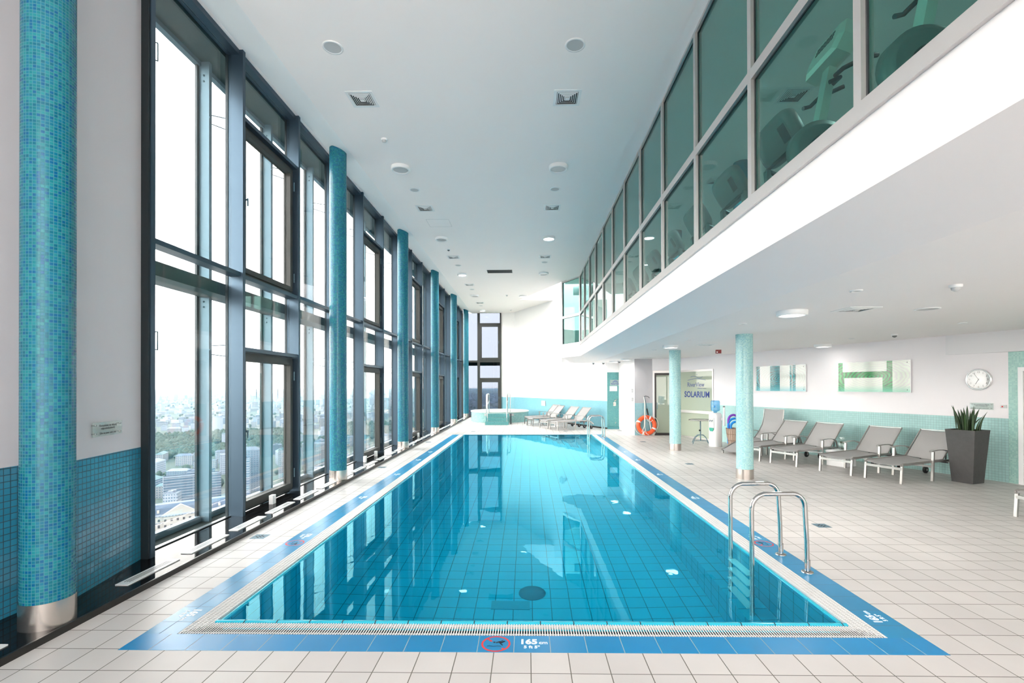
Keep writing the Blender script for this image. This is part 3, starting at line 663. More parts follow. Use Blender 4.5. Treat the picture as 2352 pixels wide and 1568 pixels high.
for k in range(5): a = k*1.3; sp.tube([(.01*math.cos(a), .01*math.sin(a), .01), (.03*math.cos(a), .03*math.sin(a), .17)], .003, 6); sp.ball((.03*math.cos(a), .03*math.sin(a), .17), .018, 8, 5)
sp.build('green_sprigs', leaf_m, gj)

# ------------------------------------------------------------------ planter with snake plant
pl = thing('planter', 'tall tapered charcoal stone planter by the right wall', 'planter', (8.17, 9.13, 0), Rr(21))
def sq(h, z): return [(h, h, z), (-h, h, z), (-h, -h, z), (h, -h, z)]
MB().loft([sq(.165, 0), sq(.225, .90), sq(.232, .975), sq(.205, .975), sq(.20, .90)], smooth=False, cap=True).build('pot', pot_m, pl)
MB().box(-.2, .2, -.2, .2, .91, .93).build('soil', soil, pl)
snake = thing('snake_plant', 'dark green upright snake plant growing in the stone planter', 'plant', (8.17, 9.13, .93), Rr(21))
for i in range(26):
    a = random.uniform(0, 2*PI); rr = random.uniform(.03, .17); x, y = rr*math.cos(a), rr*math.sin(a); h = random.uniform(.28, .50); ln = random.uniform(.02, .12); w0 = random.uniform(.022, .034); tw = random.uniform(0, PI)
    rings = []
    for q in range(8):
        u = q/7; ww = w0*(1 - u**2.2)*(.75 + .6*u) + .001; cx_ = x + ln*math.cos(a)*u*u*1.3; cy_ = y + ln*math.sin(a)*u*u*1.3; ta = tw + u*.9; z = h*u
        ex = Vector((math.cos(ta), math.sin(ta), 0)); ey = Vector((-ex.y, ex.x, 0)); c0 = Vector((cx_, cy_, z))
        rings.append([c0 + ex*ww, c0 + ey*(ww*.35), c0 - ex*ww, c0 - ey*(ww*.12)])
    MB().loft(rings).build('leaf', leaf_m, snake)

# ------------------------------------------------------------------ wall-hung things on the right wall
def on_wall(t, z, off=.0): x, y = rw(t, off); return frame4((RT.x, RT.y, 0), (RN.x, RN.y, 0), (x, y, z))   # local x along wall to the right, y up, z out
def art_mat(name, dark, mid, pale, bars, split):
    m, nt, b = new_mat(name); N = nt.nodes; L = nt.links
    tc = N.new('ShaderNodeTexCoord'); sp_ = N.new('ShaderNodeSeparateXYZ'); L.new(tc.outputs['Object'], sp_.inputs[0])
    mp = N.new('ShaderNodeMapping'); mp.inputs['Scale'].default_value = (2.2, 5, 1); L.new(tc.outputs['Object'], mp.inputs[0])
    wv = N.new('ShaderNodeTexWave'); wv.wave_type = 'RINGS'; wv.rings_direction = 'Z'; wv.inputs['Scale'].default_value = 1.6; wv.inputs['Distortion'].default_value = 7; wv.inputs['Detail'].default_value = 3; L.new(mp.outputs[0], wv.inputs[0])
    r1 = N.new('ShaderNodeValToRGB'); L.new(wv.outputs[1], r1.inputs[0]); r1.color_ramp.elements[0].color = (*dark, 1); r1.color_ramp.elements[1].color = (*mid, 1); r1.color_ramp.elements[1].position = .8
    r2 = N.new('ShaderNodeValToRGB'); L.new(wv.outputs[1], r2.inputs[0]); r2.color_ramp.elements[0].color = (.66, .66, .63, 1); r2.color_ramp.elements[1].color = (*pale, 1)
    mask = None
    for (x0, x1, y0, y1) in bars:
        parts = []
        for sock, v, op in ((0, x0, 'GREATER_THAN'), (0, x1, 'LESS_THAN'), (1, y0, 'GREATER_THAN'), (1, y1, 'LESS_THAN')):
            g_ = N.new('ShaderNodeMath'); g_.operation = op; g_.inputs[1].default_value = v; L.new(sp_.outputs[sock], g_.inputs[0]); parts.append(g_)
        cur = parts[0]
        for p_ in parts[1:]:
            mm = N.new('ShaderNodeMath'); mm.operation = 'MULTIPLY'; L.new(cur.outputs[0], mm.inputs[0]); L.new(p_.outputs[0], mm.inputs[1]); cur = mm
        if mask is None: mask = cur
        else:
            mm = N.new('ShaderNodeMath'); mm.operation = 'MAXIMUM'; L.new(mask.outputs[0], mm.inputs[0]); L.new(cur.outputs[0], mm.inputs[1]); mask = mm
    mx = N.new('ShaderNodeMixRGB'); L.new(mask.outputs[0], mx.inputs[0]); L.new(r2.outputs[0], mx.inputs[1]); L.new(r1.outputs[0], mx.inputs[2])
    # watery foot of the print
    mr = N.new('ShaderNodeMapRange'); mr.inputs[1].default_value = -.36; mr.inputs[2].default_value = -.20; mr.inputs[3].default_value = .75; mr.inputs[4].default_value = 0; L.new(sp_.outputs[1], mr.inputs[0])
    m2 = N.new('ShaderNodeMixRGB'); m2.inputs[2].default_value = (*split, 1); L.new(mr.outputs[0], m2.inputs[0]); L.new(mx.outputs[0], m2.inputs[1]); L.new(m2.outputs[0], b.inputs['Base Color']); b.inputs['Roughness'].default_value = .08
    return m
def artwork(tc, zc, w_, h_, mat, lab):
    t = thing('wall_picture', lab, 'picture'); t.matrix_world = on_wall(tc, zc, .03); t.location = t.matrix_world.to_translation()
    MB().box(-w_/2, w_/2, -h_/2, h_, -.03, -.012).build('backing', white_gloss, t) if 0 else MB().box(-w_/2 + .05, w_/2 - .05, -h_/2 + .05, h_/2 - .05, -.03, -.004).build('backing', white_gloss, t)
    MB().box(-w_/2 + .012, w_/2 - .012, -h_/2 + .012, h_/2 - .012, -.004, .004).build('print', mat, t)
    e = MB(); 
    for a in ((-w_/2, w_/2, -h_/2, -h_/2 + .012), (-w_/2, w_/2, h_/2 - .012, h_/2), (-w_/2, -w_/2 + .012, -h_/2, h_/2), (w_/2 - .012, w_/2, -h_/2, h_/2)): e.box(a[0], a[1], a[2], a[3], -.005, .005)
    e.build('white_edge', white_gloss, t)
    for sx in (-1, 1):
        for sy in (-1, 1): MB().lathe([(.0, .0), (.008, .0), (.008, .008), (0, .008)], (sx*(w_/2 - .07), sy*(h_/2 - .06), .003), 12).build('screw', gym_d, t)
artwork(2.64, 2.005, 1.66, .73, art_mat('print_teal', (0, .03, .05), (.01, .33, .38), (.72, .78, .72), ((-.78, -.66, -1, 1), (-.30, .02, -1, 1), (.34, .40, -1, 1), (.42, .52, -1, 1)), (.15, .55, .62)), 'glossy print with teal upright bands and a water drop, left of the two pictures')
artwork(5.14, 2.00, 1.64, .72, art_mat('print_green', (0, .07, .015), (.005, .36, .07), (.72, .80, .68), ((-.79, -.68, -1, 1), (.33, .45, -1, 1), (-.79, .45, -.02, .12), (-.79, -.64, -.36, .1), (.24, .45, -.36, .1)), (.22, .66, .48)), 'glossy print with green bands around a pale block, right of the two pictures')
# clock
ck = thing('wall_clock', 'round silver rimmed clock with white dial high on the right wall', 'clock'); ck.matrix_world = on_wall(7.13, 1.905, .0)
MB().lathe([(.19, .0), (.205, .01), (.207, .035), (.195, .048), (.182, .046), (.178, .030)], n=56, cap=False).build('rim', pbr('clock_rim', (.75, .75, .75), .2, .6), ck)
MB().lathe([(.0, .029), (.18, .029), (.18, .03), (0, .03)], n=56).build('dial', plastic, ck)
for hnum in range(1, 13):
    a = PI/2 - hnum*PI/6; text(str(hnum), .05, Matrix.Translation((.142*math.cos(a), .142*math.sin(a), .0312)), gym_d, 'numeral', ck)
def hand(ang, L, w_): a = PI/2 - ang; return MB().bar((-.02*math.cos(a), -.02*math.sin(a), .034), (L*math.cos(a), L*math.sin(a), .034), w_, .002).build('hand', gym_d, ck)
hand(Rr(6.92*30), .10, .009); hand(Rr(55*6), .14, .006)
MB().lathe([(.0, .0405), (.181, .0405)], n=40, cap=False).build('glass', pane('clock_glass', (1, 1, 1), .05), ck)
def notice(M, w_, h_, lines, lab, size=.026):
    t = thing('notice_plate', lab, 'sign'); t.matrix_world = M
    MB().box(-w_/2, w_/2, -h_/2, h_/2, .02, .026).build('plate', acryl, t)
    for sx in (-1, 1):
        for sy in (-1, 1): MB().lathe([(.0, 0), (.007, 0), (.007, .032), (0, .032)], (sx*(w_/2 - .03), sy*(h_/2 - .025), 0), 12).build('standoff', chrome, t)
    for i, ln in enumerate(lines): text(ln[0], size, Matrix.Translation((0, ln[1], .0275)), gym_d, 'lettering', t)
notice(on_wall(7.17, 1.395), .36, .125, (('Korzystanie na własną', .032), ('odpowiedzialność', .006), ('Use at your own risk', -.036)), 'clear acrylic notice plate below the clock')
t_l = Vector((QW[0] - PW[0], QW[1] - PW[1], 0)).normalized()
notice(frame4((-t_l.x, -t_l.y, 0), (-t_l.y, t_l.x, 0), (-3.83, 4.32, 1.425)), .40, .125, (('Korzystanie na własną', .032), ('odpowiedzialność', .006), ('Use at your own risk', -.036)), 'clear acrylic notice plate on the left wall above the blue tiles')
ab = thing('alarm_button', 'small grey box with red button on the wall right of the clock', 'alarm button'); ab.matrix_world = on_wall(7.50, 1.40)
MB().box(-.04, .04, -.03, .03, 0, .035).build('housing', lamp_off, ab); MB().lathe([(.0, .035), (.012, .035), (.012, .045), (0, .045)], (-.012, 0, 0), 12).build('button', red_m, ab)

# shelf niche at the right edge
M = on_wall(7.70, 0)
nd = bpy.data.objects.new('door_1', None); COL.objects.link(nd); nd['kind'] = 'structure'; nd.matrix_world = M
f = MB(); f.box(0, .07, 0, 2.12, -.08, .02); f.box(.73, .80, 0, 2.12, -.08, .02); f.box(.07, .73, 2.05, 2.12, -.08, .02); f.build('door_frame', white_gloss, nd)
f = MB(); f.box(.05, .75, 0, 2.1, -.62, -.58); f.box(.05, .07, 0, 2.1, -.58, -.08); f.box(.73, .75, 0, 2.1, -.58, -.08); f.box(.05, .75, 2.05, 2.1, -.58, -.08); f.build('niche', pbr('niche_brown', (.12, .07, .05), .6), nd)
for z in (.45, 1.05, 1.45, 1.75): MB().box(.07, .73, z, z + .025, -.58, -.1).build('shelf', white_gloss, nd)

# ------------------------------------------------------------------ solarium door and glazed screen
sd = bpy.data.objects.new('door_2', None); COL.objects.link(sd); sd['kind'] = 'structure'; sd.location = (4.58, 17.82, 0)
dx, dy = SB[0] - 4.58, SB[1] - 17.82; LD = math.hypot(dx, dy); sd.rotation_euler = (0, 0, math.atan2(dy, dx))
f = MB(); f.box(0, .07, -.05, .10, 0, 2.36); f.box(LD - .05, LD, -.05, .10, 0, 2.36); f.box(.07, LD - .05, -.05, .10, 2.28, 2.36); f.build('door_frame', alu, sd)
f = MB(); f.box(.07, .14, -.02, .04, 0, 2.28); f.box(LD - .12, LD - .05, -.02, .04, 0, 2.28); f.box(.14, LD - .12, -.02, .04, 2.20, 2.28); f.box(.14, LD - .12, -.02, .04, 0, .09); f.build('door_leaf', pbr('door_bronze', (.035, .03, .03), .35, .3), sd)
MB().box(.14, LD - .12, .0, .012, .09, 2.20).build('glass', frost, sd)
h = MB(); h.tube([(.16, -.06, .95), (.16, -.06, 1.2)], .010, 8); h.build('door_handle', galv, sd)
sw = bpy.data.objects.new('window_36', None); COL.objects.link(sw); sw['kind'] = 'structure'; sw.matrix_world = on_wall(-1.82, 0)
LS = 1.90
f = MB(); f.box(0, .04, 0, 2.36, -.05, .02); f.box(LS - .05, LS, 0, 2.36, -.05, .02); f.box(.04, LS - .05, 2.30, 2.36, -.05, .02); f.box(.04, LS - .05, .86, .95, -.05, .03); f.box(.04, LS - .05, 0, .03, -.05, .02); f.build('window_frame', alu, sw)
MB().box(.04, LS - .05, .95, 2.30, -.02, -.01).build('glass', frost, sw); MB().box(.04, LS - .05, .03, .86, -.02, -.01).build('glass', frost, sw)
cx_ = LS/2 + .13
text('SOLARIUM', .285, Matrix.Translation((cx_, 1.50, -.008)) @ Matrix.Diagonal((.92, 1, 1, 1)), navy, 'lettering', sw, .006)
text('RiverView', .215, Matrix.Translation((cx_ - .05, 1.84, -.008)) @ Matrix.Diagonal((.95, 1, 1, 1)), pbr('grey_blue_lettering', (.06, .09, .24), .4), 'lettering', sw, .002)
text('Wellness Centre', .06, Matrix.Translation((cx_ + .25, 1.72, -.008)), MAT['grey_blue_lettering'], 'lettering', sw)
lgm = MB()
for amp, z0, x0, x1 in ((.05, 2.0, -.45, .45), (.03, 2.11, -.30, .30)):
    pp = [(cx_ + x0 + (x1 - x0)*q/12, z0 + amp*math.sin(PI*q/12*(1 if amp > .04 else 2)), -.007) for q in range(13)]
    for a, b in zip(pp, pp[1:]): lgm.bar(a, b, .014, .001, (0, 0, 1))
lgm.ball((cx_ + .02, 2.19, -.007), .014, 8, 4, (1, 1, .1)); lgm.build('logo_waves', MAT['grey_blue_lettering'], sw)
# solarium room behind the screen
sr = MB(); a, b = (4.6, 20.4), (7.6, 18.4); wallquad(sr, a, b, 0, LOW); wallquad(sr, b, rw(.1), 0, LOW); struct('wall_solarium', sr, pbr('solarium_plaster', (.55, .58, .48), .7))

# ------------------------------------------------------------------ lifebuoy, boat hook
lb_ = thing('lifebuoy', 'orange lifebuoy with white bands leaning on the grey pier', 'lifebuoy', (4.33, 17.70, .375)); lb_.rotation_euler = (Rr(83), 0, Rr(0))
def tor(mb, R, r, a0, a1, n, m=16, closed=False): mb.tube([(R*math.cos(a0 + (a1 - a0)*k/n), R*math.sin(a0 + (a1 - a0)*k/n), 0) for k in range(n + (0 if closed else 1))], r, m, closed=closed)
q = MB(); tor(q, .295, .075, 0, 2*PI, 48, 20, True); q.build('ring', orange, lb_)
for k in range(4):
    a = Rr(65) + k*PI/2; q = MB(); tor(q, .295, .0775, a - .09, a + .09, 6, 20); q.build('white_band', plastic, lb_)
q = MB()
for k in range(4):
    a0 = Rr(65) + k*PI/2; pts = [((.385 + .05*math.sin(PI*j/10))*math.cos(a0 + PI/2*j/10), (.385 + .05*math.sin(PI*j/10))*math.sin(a0 + PI/2*j/10), .02) for j in range(11)]
    if k != 0: q.tube([(p[0], max(p[1], -.368), p[2]) for p in pts], .008, 6)
q.build('grab_rope', rope_m, lb_)
hk = thing('rescue_hook', 'telescopic rescue pole with black grips leaning behind the lifebuoy', 'rescue pole', (4.44, 17.72, 0))
MB().tube([(.10, 0, .0), (-.02, .03, .72)], .016, 10).build('pole', plastic, hk); MB().tube([(-.02, .03, .72), (-.09, .05, 1.10), (-.16, .07, 1.42)], .012, 10).build('upper_pole', galv, hk)
MB().tube([(-.03, .033, .75), (-.075, .045, .98)], .024, 10).build('grip', rubber, hk); MB().tube([(-.16, .07, 1.42), (-.12, .03, 1.44), (-.04, -.0, 1.42), (.01, -.01, 1.37)], .010, 8).build('hook', gym_d, hk)
rp = thing('throw_rope', 'white rope hanging down through the lifebuoy', 'rope', (4.26, 17.66, 1.40))
MB().tube([(-.01, .1, .0), (0, .02, -.2), (-.01, -.04, -.6), (-.03, -.07, -1.05), (-.11, -.06, -1.24), (-.03, -.10, -1.36)], .012, 8).tube([(.0, .1, .0), (.02, .02, -.2), (.01, -.04, -.65), (-.01, -.07, -1.1), (.03, -.08, -1.30), (.12, -.10, -1.36)], .010, 8).tube([(.02, -.08, -.68), (.10, -.09, -.86), (.18, -.09, -.90), (.27, -.09, -.83)], .009, 8).build('rope', rope_m, rp)

# ------------------------------------------------------------------ water cooler, table, basket
wc = thing('water_cooler', 'white water cooler with blue bottle beside the solarium screen', 'water cooler', (5.60, 14.52, 0), Rr(-60))
rg = [[(hx*cx + .0, hy*cyy, z) for cx, cyy in [(math.copysign(abs(math.cos(a))**.6, math.cos(a)), math.copysign(abs(math.sin(a))**.6, math.sin(a))) for a in [2*PI*k/32 for k in range(32)]]] for hx, hy, z in ((.155, .155, 0), (.16, .16, .02), (.16, .16, .90), (.155, .155, .96), (.12, .12, .995), (.10, .10, 1.0))]
MB().loft(rg).build('cabinet', white_gloss, wc)
q = MB(); 
q.loft([[(x, y, z) for x, z in [(-.085, .86), (.085, .86), (.085, .52), (.05, .46), (-.05, .46), (-.085, .52)]] for y in (-.158, -.168)], smooth=False); q.build('tap_recess', lamp_off, wc)
q = MB(); q.loft([[(x, y, z) for x, z in [(-.075, .56), (.075, .56), (.07, .50), (.04, .455), (-.04, .455), (-.07, .50)]] for y in (-.166, -.182)], smooth=False); q.build('drip_tray', green_p, wc)
for s in (-1, 1): MB().tube([(s*.035, -.165, .78), (s*.035, -.20, .78), (s*.035, -.20, .74)], .010, 8).build('tap', galv, wc)
bt = thing('water_bottle', 'translucent blue bottle on top of the water cooler', 'bottle', (5.60, 14.52, 1.0))
MB().lathe([(.04, .0), (.05, .03), (.125, .07), (.132, .10), (.127, .12), (.132, .15), (.132, .22), (.127, .235), (.132, .25), (.132, .33), (.12, .36), (.10, .368)], n=32).build('body', bottle_m, bt)
MB().lathe([(.134, .17), (.134, .21)], n=24, cap=False).build('blue_label', foam_b, bt) if 0 else MB().ball((-.06, -.105, .19), .028, 12, 6, (1, .5, 1)).build('blue_label', foam_b, bt)
cd = thing('cup_dispenser', 'slim white cup tube beside the water cooler', 'cup dispenser', (5.80, 14.38, .62)); MB().lathe([(.035, 0), (.035, .35)], n=20).build('tube', plastic, cd); MB().lathe([(.030, .35), (.030, .55)], n=20).build('paper_cups', white_gloss, cd); MB().lathe([(.034, .55), (.03, .58), (.0, .585)], n=16).build('cap', gym_m, cd); MB().bar((-.03, .02, .2), (-.10, .06, .2), .03, .08).build('bracket', plastic, cd)
tb = thing('bistro_table', 'round glass topped steel bistro table before the solarium screen', 'table', (5.38, 15.15, 0))
MB().lathe([(.0, .735), (.33, .735), (.345, .745), (.33, .752), (0, .752)], n=48).build('tabletop', pbr('table_glass_top', (.45, .46, .44), .1, .3), tb)
MB().lathe([(.334, .728), (.352, .738), (.352, .75), (.334, .757)], n=48, cap=False).build('rim', chrome, tb)
MB().tube([(0, 0, .10), (0, 0, .735)], .018, 12).build('pole', galv, tb); MB().ball((-.03, -.02, .42), .028, 12, 8).build('knob', rubber, tb)
for k in range(4):
    a = k*PI/2 + .5; MB().tube([(r_*math.cos(a), r_*math.sin(a), z) for r_, z in ((.015, .28), (.12, .27), (.22, .20), (.29, .10), (.33, .01))], .010, 8).build('leg', galv, tb)
q = MB(); 
for k in (0, 1): a = k*PI/2 + .5; q.tube([(-.29*math.cos(a), -.29*math.sin(a), .10), (.29*math.cos(a), .29*math.sin(a), .10)], .006, 6)
q.build('brace', galv, tb)
bk = thing('wicker_basket', 'tall tapered wicker basket full of foam pool noodles', 'basket', (6.03, 14.18, 0))
MB().lathe([(.17, 0), (.20, .25), (.235, .57), (.225, .57), (.19, .25), (.16, .02)], n=32, cap=False).lathe([(.0, .02), (.165, .02)], n=32, cap=False).build('body', wicker, bk)
for k in range(22):
    a = 2*PI*k/22; MB().tube([(.172*math.cos(a), .172*math.sin(a), .01), (.203*math.cos(a), .203*math.sin(a), .25), (.238*math.cos(a), .238*math.sin(a), .57)], .008, 6).build('stake', wicker, bk)
for z, r_ in ((.02, .177), (.22, .202), (.40, .221), (.565, .24)):
    q = MB(); q.tube([(r_*math.cos(2*PI*k/32), r_*math.sin(2*PI*k/32), z) for k in range(32)], .006, 6, closed=True); q.build('band', wick_dk, bk)
nd_ = [((-.02, .05), .15, .98, foam_p, 'purple foam noodle bent in the wicker basket', .1), ((.0, .0), .175, .88, foam_b, 'taller blue foam noodle bent in the wicker basket', -.2), ((.0, -.07), .14, .79, foam_b, 'lower blue foam noodle bent in the front of the wicker basket', -.1)]
for (ox, oy), R_0, zt, m_, lab, rot in nd_:
    t = MB(); zc = zt - R_0 - .03; path = [(-R_0, 0, .12)] + [(-R_0*math.cos(PI*k/14), 0, zc + R_0*math.sin(PI*k/14)) for k in range(15)] + [(R_0, 0, .12)]
    M2 = Matrix.Translation((ox, oy, 0)) @ Matrix.Rotation(rot, 4, 'Z'); t.tube([M2 @ Vector(p) for p in path], .033, 14)
    tag(t.build('pool_noodle', m_, None, (6.03, 14.18, 0)), lab, 'pool noodle', 'foam noodles in the wicker basket')

# ------------------------------------------------------------------ teal recess fittings
def recess(x, z, y=20.45): return frame4((1, 0, 0), (0, -1, 0), (x, y, z))
t = thing('logo_plate', 'clear plate with a blue wave logo on the teal recess', 'sign'); t.matrix_world = recess(3.74, 1.95)
MB().box(-.26, .26, -.12, .12, .015, .02).build('plate', acryl, t); text('RiverView', .085, Matrix.Translation((-.04, -.05, .022)), navy, 'lettering', t, .002)
q = MB(); 
for amp, z0 in ((.03, .0), (.035, .03)):
    pp = [(-.16 + .24*k/10, z0 + amp*math.sin(PI*k/10), .021) for k in range(11)]
    for a, b in zip(pp, pp[1:]): q.bar(a, b, .014, .001)
for k in range(5): a = PI*(k + .5)/5; q.bar((-.04 + .03*math.cos(a), .06 + .02*math.sin(a), .021), (-.04 + .06*math.cos(a), .06 + .05*math.sin(a), .021), .012, .001)
q.build('logo_waves', navy, t)
t = thing('rules_sign', 'white framed rules sign on the teal recess', 'sign'); t.matrix_world = recess(3.62, 1.70)
MB().box(-.155, .155, -.105, .105, 0, .03).build('board', white_gloss, t)
for k, s_ in enumerate(('SAUNA', 'Prosimy o ciszę', 'Please keep quiet')): text(s_, .036, Matrix.Translation((-.02, .06 - .05*k, .0315)), gym_m, 'lettering', t)
t = thing('hook_plate', 'small clear plate with coat hooks right of the rules sign', 'hook plate'); t.matrix_world = recess(3.98, 1.71)
MB().box(-.13, .13, -.09, .09, 0, .012).build('plate', acryl, t); MB().bar((-.07, .05, .015), (-.03, -.03, .02), .012, .01).build('hook', gym_m, t); MB().tube([(.03, .03, .012), (.03, -.01, .05), (.03, -.03, .03)], .014, 8).build('hook', gym_d, t)
t = thing('access_panel', 'teal flush service hatch in the upper right of the recess', 'hatch'); t.matrix_world = recess(4.40, 1.92)
MB().box(-.265, .265, -.29, .29, 0, .006).build('panel', MAT['recess_skirting'], t)
q = MB(); rim_ = [(-.27, -.262, -.295, .295), (.262, .27, -.295, .295), (-.27, .27, -.295, -.287), (-.27, .27, .287, .295)]
for a in rim_: q.box(*a, 0, .007)
q.build('joint', dark_m, t)
t = thing('wall_shower', 'curved chrome shower head on the teal recess', 'shower'); t.matrix_world = recess(3.69, 1.20)
MB().tube([(.06, .05, 0), (.05, .05, .06), (0, .0, .10), (-.05, -.03, .10)], [.014, .016, .02, .03], 10).build('spout', brushed, t)
t = thing('shower_control', 'square steel shower control plate on the teal recess', 'shower control'); t.matrix_world = recess(3.67, 1.05)
MB().box(-.055, .055, -.08, .08, 0, .012).build('plate', brushed, t); MB().lathe([(.0, .012), (.025, .012), (.025, .04), (0, .04)], (-.01, .0, 0), 16).build('button', chrome, t)
t = thing('hose_tap', 'small chrome hose tap low on the teal recess', 'tap'); t.matrix_world = recess(3.70, .27)
MB().tube([(0, 0, 0), (0, 0, .05), (0, -.03, .06)], .012, 8).bar((-.03, .015, .05), (.03, .015, .05), .012, .01).build('body', chrome, t)
for z, h_, lab in ((1.60, .24, 'upper white notice stuck to the side of the pier'), (1.32, .16, 'lower white notice stuck to the side of the pier')):
    t = thing('paper_notice', lab, 'notice'); t.matrix_world = frame4((1, 0, 0), (0, -1, 0), (3.86, 17.84, z))
    MB().box(-.05, .04, -h_/2, h_/2, .0, .012).build('sheet', plastic, t)
    for k in range(3): MB().box(-.035, .025, h_/2 - .05 - k*.045, h_/2 - .035 - k*.045, .012, .0125).build('print', gym_m, t)
t = thing('wall_notice', 'small cream notice on the pale blue tiles behind the far loungers', 'notice'); 
fd = (Vector((1.33, 24.6)) - Vector((-.76, 28.5))).normalized(); fp = Vector((.86, 25.48)) 
t.matrix_world = frame4((fd.x, fd.y, 0), (fd.y, -fd.x, 0), (fp.x - .02, fp.y - .02, .92)); MB().box(-.2, .2, -.13, .13, 0, .01).build('sheet', pbr('cream_sheet', (.75, .70, .65), .5), t)
for k in range(4): MB().box(-.15, .15, .08 - .05*k, .09 - .05*k, .01, .0105).build('print', wicker, t)
t = thing('wall_speaker', 'small white box speaker high on the far wall under the gallery', 'speaker'); t.matrix_world = frame4((fd.x, fd.y, 0), (fd.y, -fd.x, 0), (1.78, 23.55, 2.72))
MB().box(-.11, .11, -.13, .13, .05, .22).build('cabinet', plastic, t); MB().bar((0, 0, -.02), (0, 0, .06), .05, .05).build('bracket', plastic, t); MB().box(-.08, .08, -.10, .10, .22, .225).build('grille', grille_m, t)

# ------------------------------------------------------------------ whirlpool
sx_, sy_ = -1.45, 25.45
sp_ = thing('whirlpool', 'round raised whirlpool clad in pale green mosaic in the far corner', 'whirlpool', (sx_, sy_, 0))
MB().lathe([(1.5, 0), (1.5, .49)], n=72, metric=True, cap=False).build('mosaic_wall', spa_t, sp_)
MB().lathe([(1.505, .49), (1.53, .51), (1.53, .55), (1.50, .565), (1.22, .565), (1.18, .54), (1.15, .40)], n=72, cap=False).build('rim', spa_rim, sp_)
MB().lathe([(.001, .50), (1.17, .50)], n=64, cap=False).build('water', spa_w, sp_)
for x, w_ in ((-.62, .16), (.65, .24)): MB().bar((x - w_/2, -1.40, .40), (x + w_/2, -1.41, .40), .01, .12).build('label_plate', grille_m, sp_)
st = thing('whirlpool_steps', 'teal mosaic steps leading up to the whirlpool', 'steps', (sx_ + .03, 22.6, 0))
for k in range(3): MB().box(-.56 + .01*(k > 0), .53 - .01*(k > 0), .29*k, 1.33, .165*k + (0 if k == 0 else .001), .165*(k + 1)).build('step', mos_teal, st)
def spa_rail(x, lab, mir):
    t = thing('step_handrail', lab, 'handrail', (x, 22.9, .165))
    MB().tube([(0, 0, 0), (0, 0, 1.0), (0, .05, 1.17), (0, .14, 1.28), (0, .9, 1.28), (0, 1.0, 1.22), (0, 1.02, 1.1), (0, 1.02, .33)], .022, 12).build('rail', chrome, t)
    MB().tube([(0, 0, .75), (0, 1.0, .95)], .016, 10).build('lower_rail', chrome, t)
    MB().tube([(mir*.13, 1.02, .33), (mir*.13, 1.02, 1.22), (mir*.10, 1.02, 1.28), (0, 1.02, 1.28)], .02, 10).build('side_rail', chrome, t)
spa_rail(-1.90, 'left chrome handrail of the whirlpool steps', -1); spa_rail(-.98, 'right chrome handrail of the whirlpool steps', 1)
tag(MB().box(-.03, .03, -.02, .02, 0, .50).build('service_post', dark_m, None, (-.80, 23.2, 0)), 'dark upright post beside the right end of the whirlpool steps', 'post')

# ------------------------------------------------------------------ small white blocks on the ledge
for x, y, lab in ((-3.83, 7.20, 'small white block leaning on the sash nearest the camera'), (-3.80, 11.25, 'small white block at the foot of the mullion behind the second column'), (-3.83, 12.15, 'small white block leaning on the second opening sash'), (-3.83, 16.9, 'small white block leaning on the third opening sash')):
    t = MB(); t.loft([[(a*.03, b*.045, z) for a, b in ((1, 1), (-1, 1), (-1, -1), (1, -1))] for z in (0, .12, .13)], smooth=False)
    tag(t.build('door_wedge', white_gloss, None, (x, y, .05)), lab, 'wedge')

# ------------------------------------------------------------------ ceiling fittings
def ring_lamp(x, y, zc, on, lab, grp=None, r=.19, power=9):
    t = thing('ceiling_lamp', lab, 'ceiling lamp', (x, y, zc), group=grp)
    MB().lathe([(r, 0), (r, -.055), (r - .012, -.068), (r - .035, -.068), (r - .045, -.05)], n=40, cap=False).build('ring', plastic, t)
    MB().lathe([(.001, -.048), (r - .044, -.048)], n=40, cap=False).build('diffuser', lamp_on if on else lamp_off, t)
    if on:
        L = bpy.data.lights.new('lamp_light', 'AREA'); L.shape = 'DISK'; L.size = .28; L.energy = power; L.spread = 2.3; L.color = (1, .96, .9); lo = bpy.data.objects.new('lamp_light', L); COL.objects.link(lo); lo.parent = t; lo.location = (0, 0, -.075)
    return t
UP = [(-2.52, 9.6, 0, 'unlit round ceiling lamp on the window side, nearest the camera'), (.63, 9.63, 0, 'unlit round ceiling lamp on the gallery side, nearest the camera'), (-2.52, 14.2, 0, 'unlit round ceiling lamp on the window side, second from the camera'),
      (.64, 14.2, 1, 'lit round ceiling lamp on the gallery side halfway down the hall'), (-2.52, 18.75, 1, 'lit round ceiling lamp on the window side halfway down the hall'), (.64, 18.65, 0, 'unlit round ceiling lamp beside the dark ceiling slot'),
      (-2.5, 23.1, 0, 'unlit round ceiling lamp above the whirlpool'), (-.2, 23.3, 1, 'lit round ceiling lamp beside the raised ceiling notch'), (-2.55, 27.6, 1, 'lit round ceiling lamp next to the far window')]
for x, y, on, lab in UP: ring_lamp(x, y, CEIL, on, lab)
LO = [(3.56, 6.56, 'lit round lamp in the low ceiling nearest the camera'), (7.2, 11.9, 'lit round lamp in the low ceiling above the left picture'), (3.54, 11.98, 'lit round lamp in the low ceiling beyond the near mint column'), (3.57, 17.5, 'lit round lamp in the low ceiling in front of the grey pier'), (3.43, 19.2, 'lit round lamp in the low ceiling before the teal recess')]
for x, y, lab in LO: ring_lamp(x, y, LOW, 1, lab, power=(4 if y < 15 else 1.2) if x < 7 else .25)
for x, y, lab in ((4.6, 4.6, 'lit gym ceiling lamp nearest the camera, seen through gallery glass'), (4.2, 8.4, 'lit gym ceiling lamp second from the camera'), (4.2, 12.6, 'lit gym ceiling lamp third from the camera'), (4.2, 17.2, 'lit gym ceiling lamp farthest from the camera')): ring_lamp(x, y, CEIL - .03, 1, lab, r=.14, power=11)
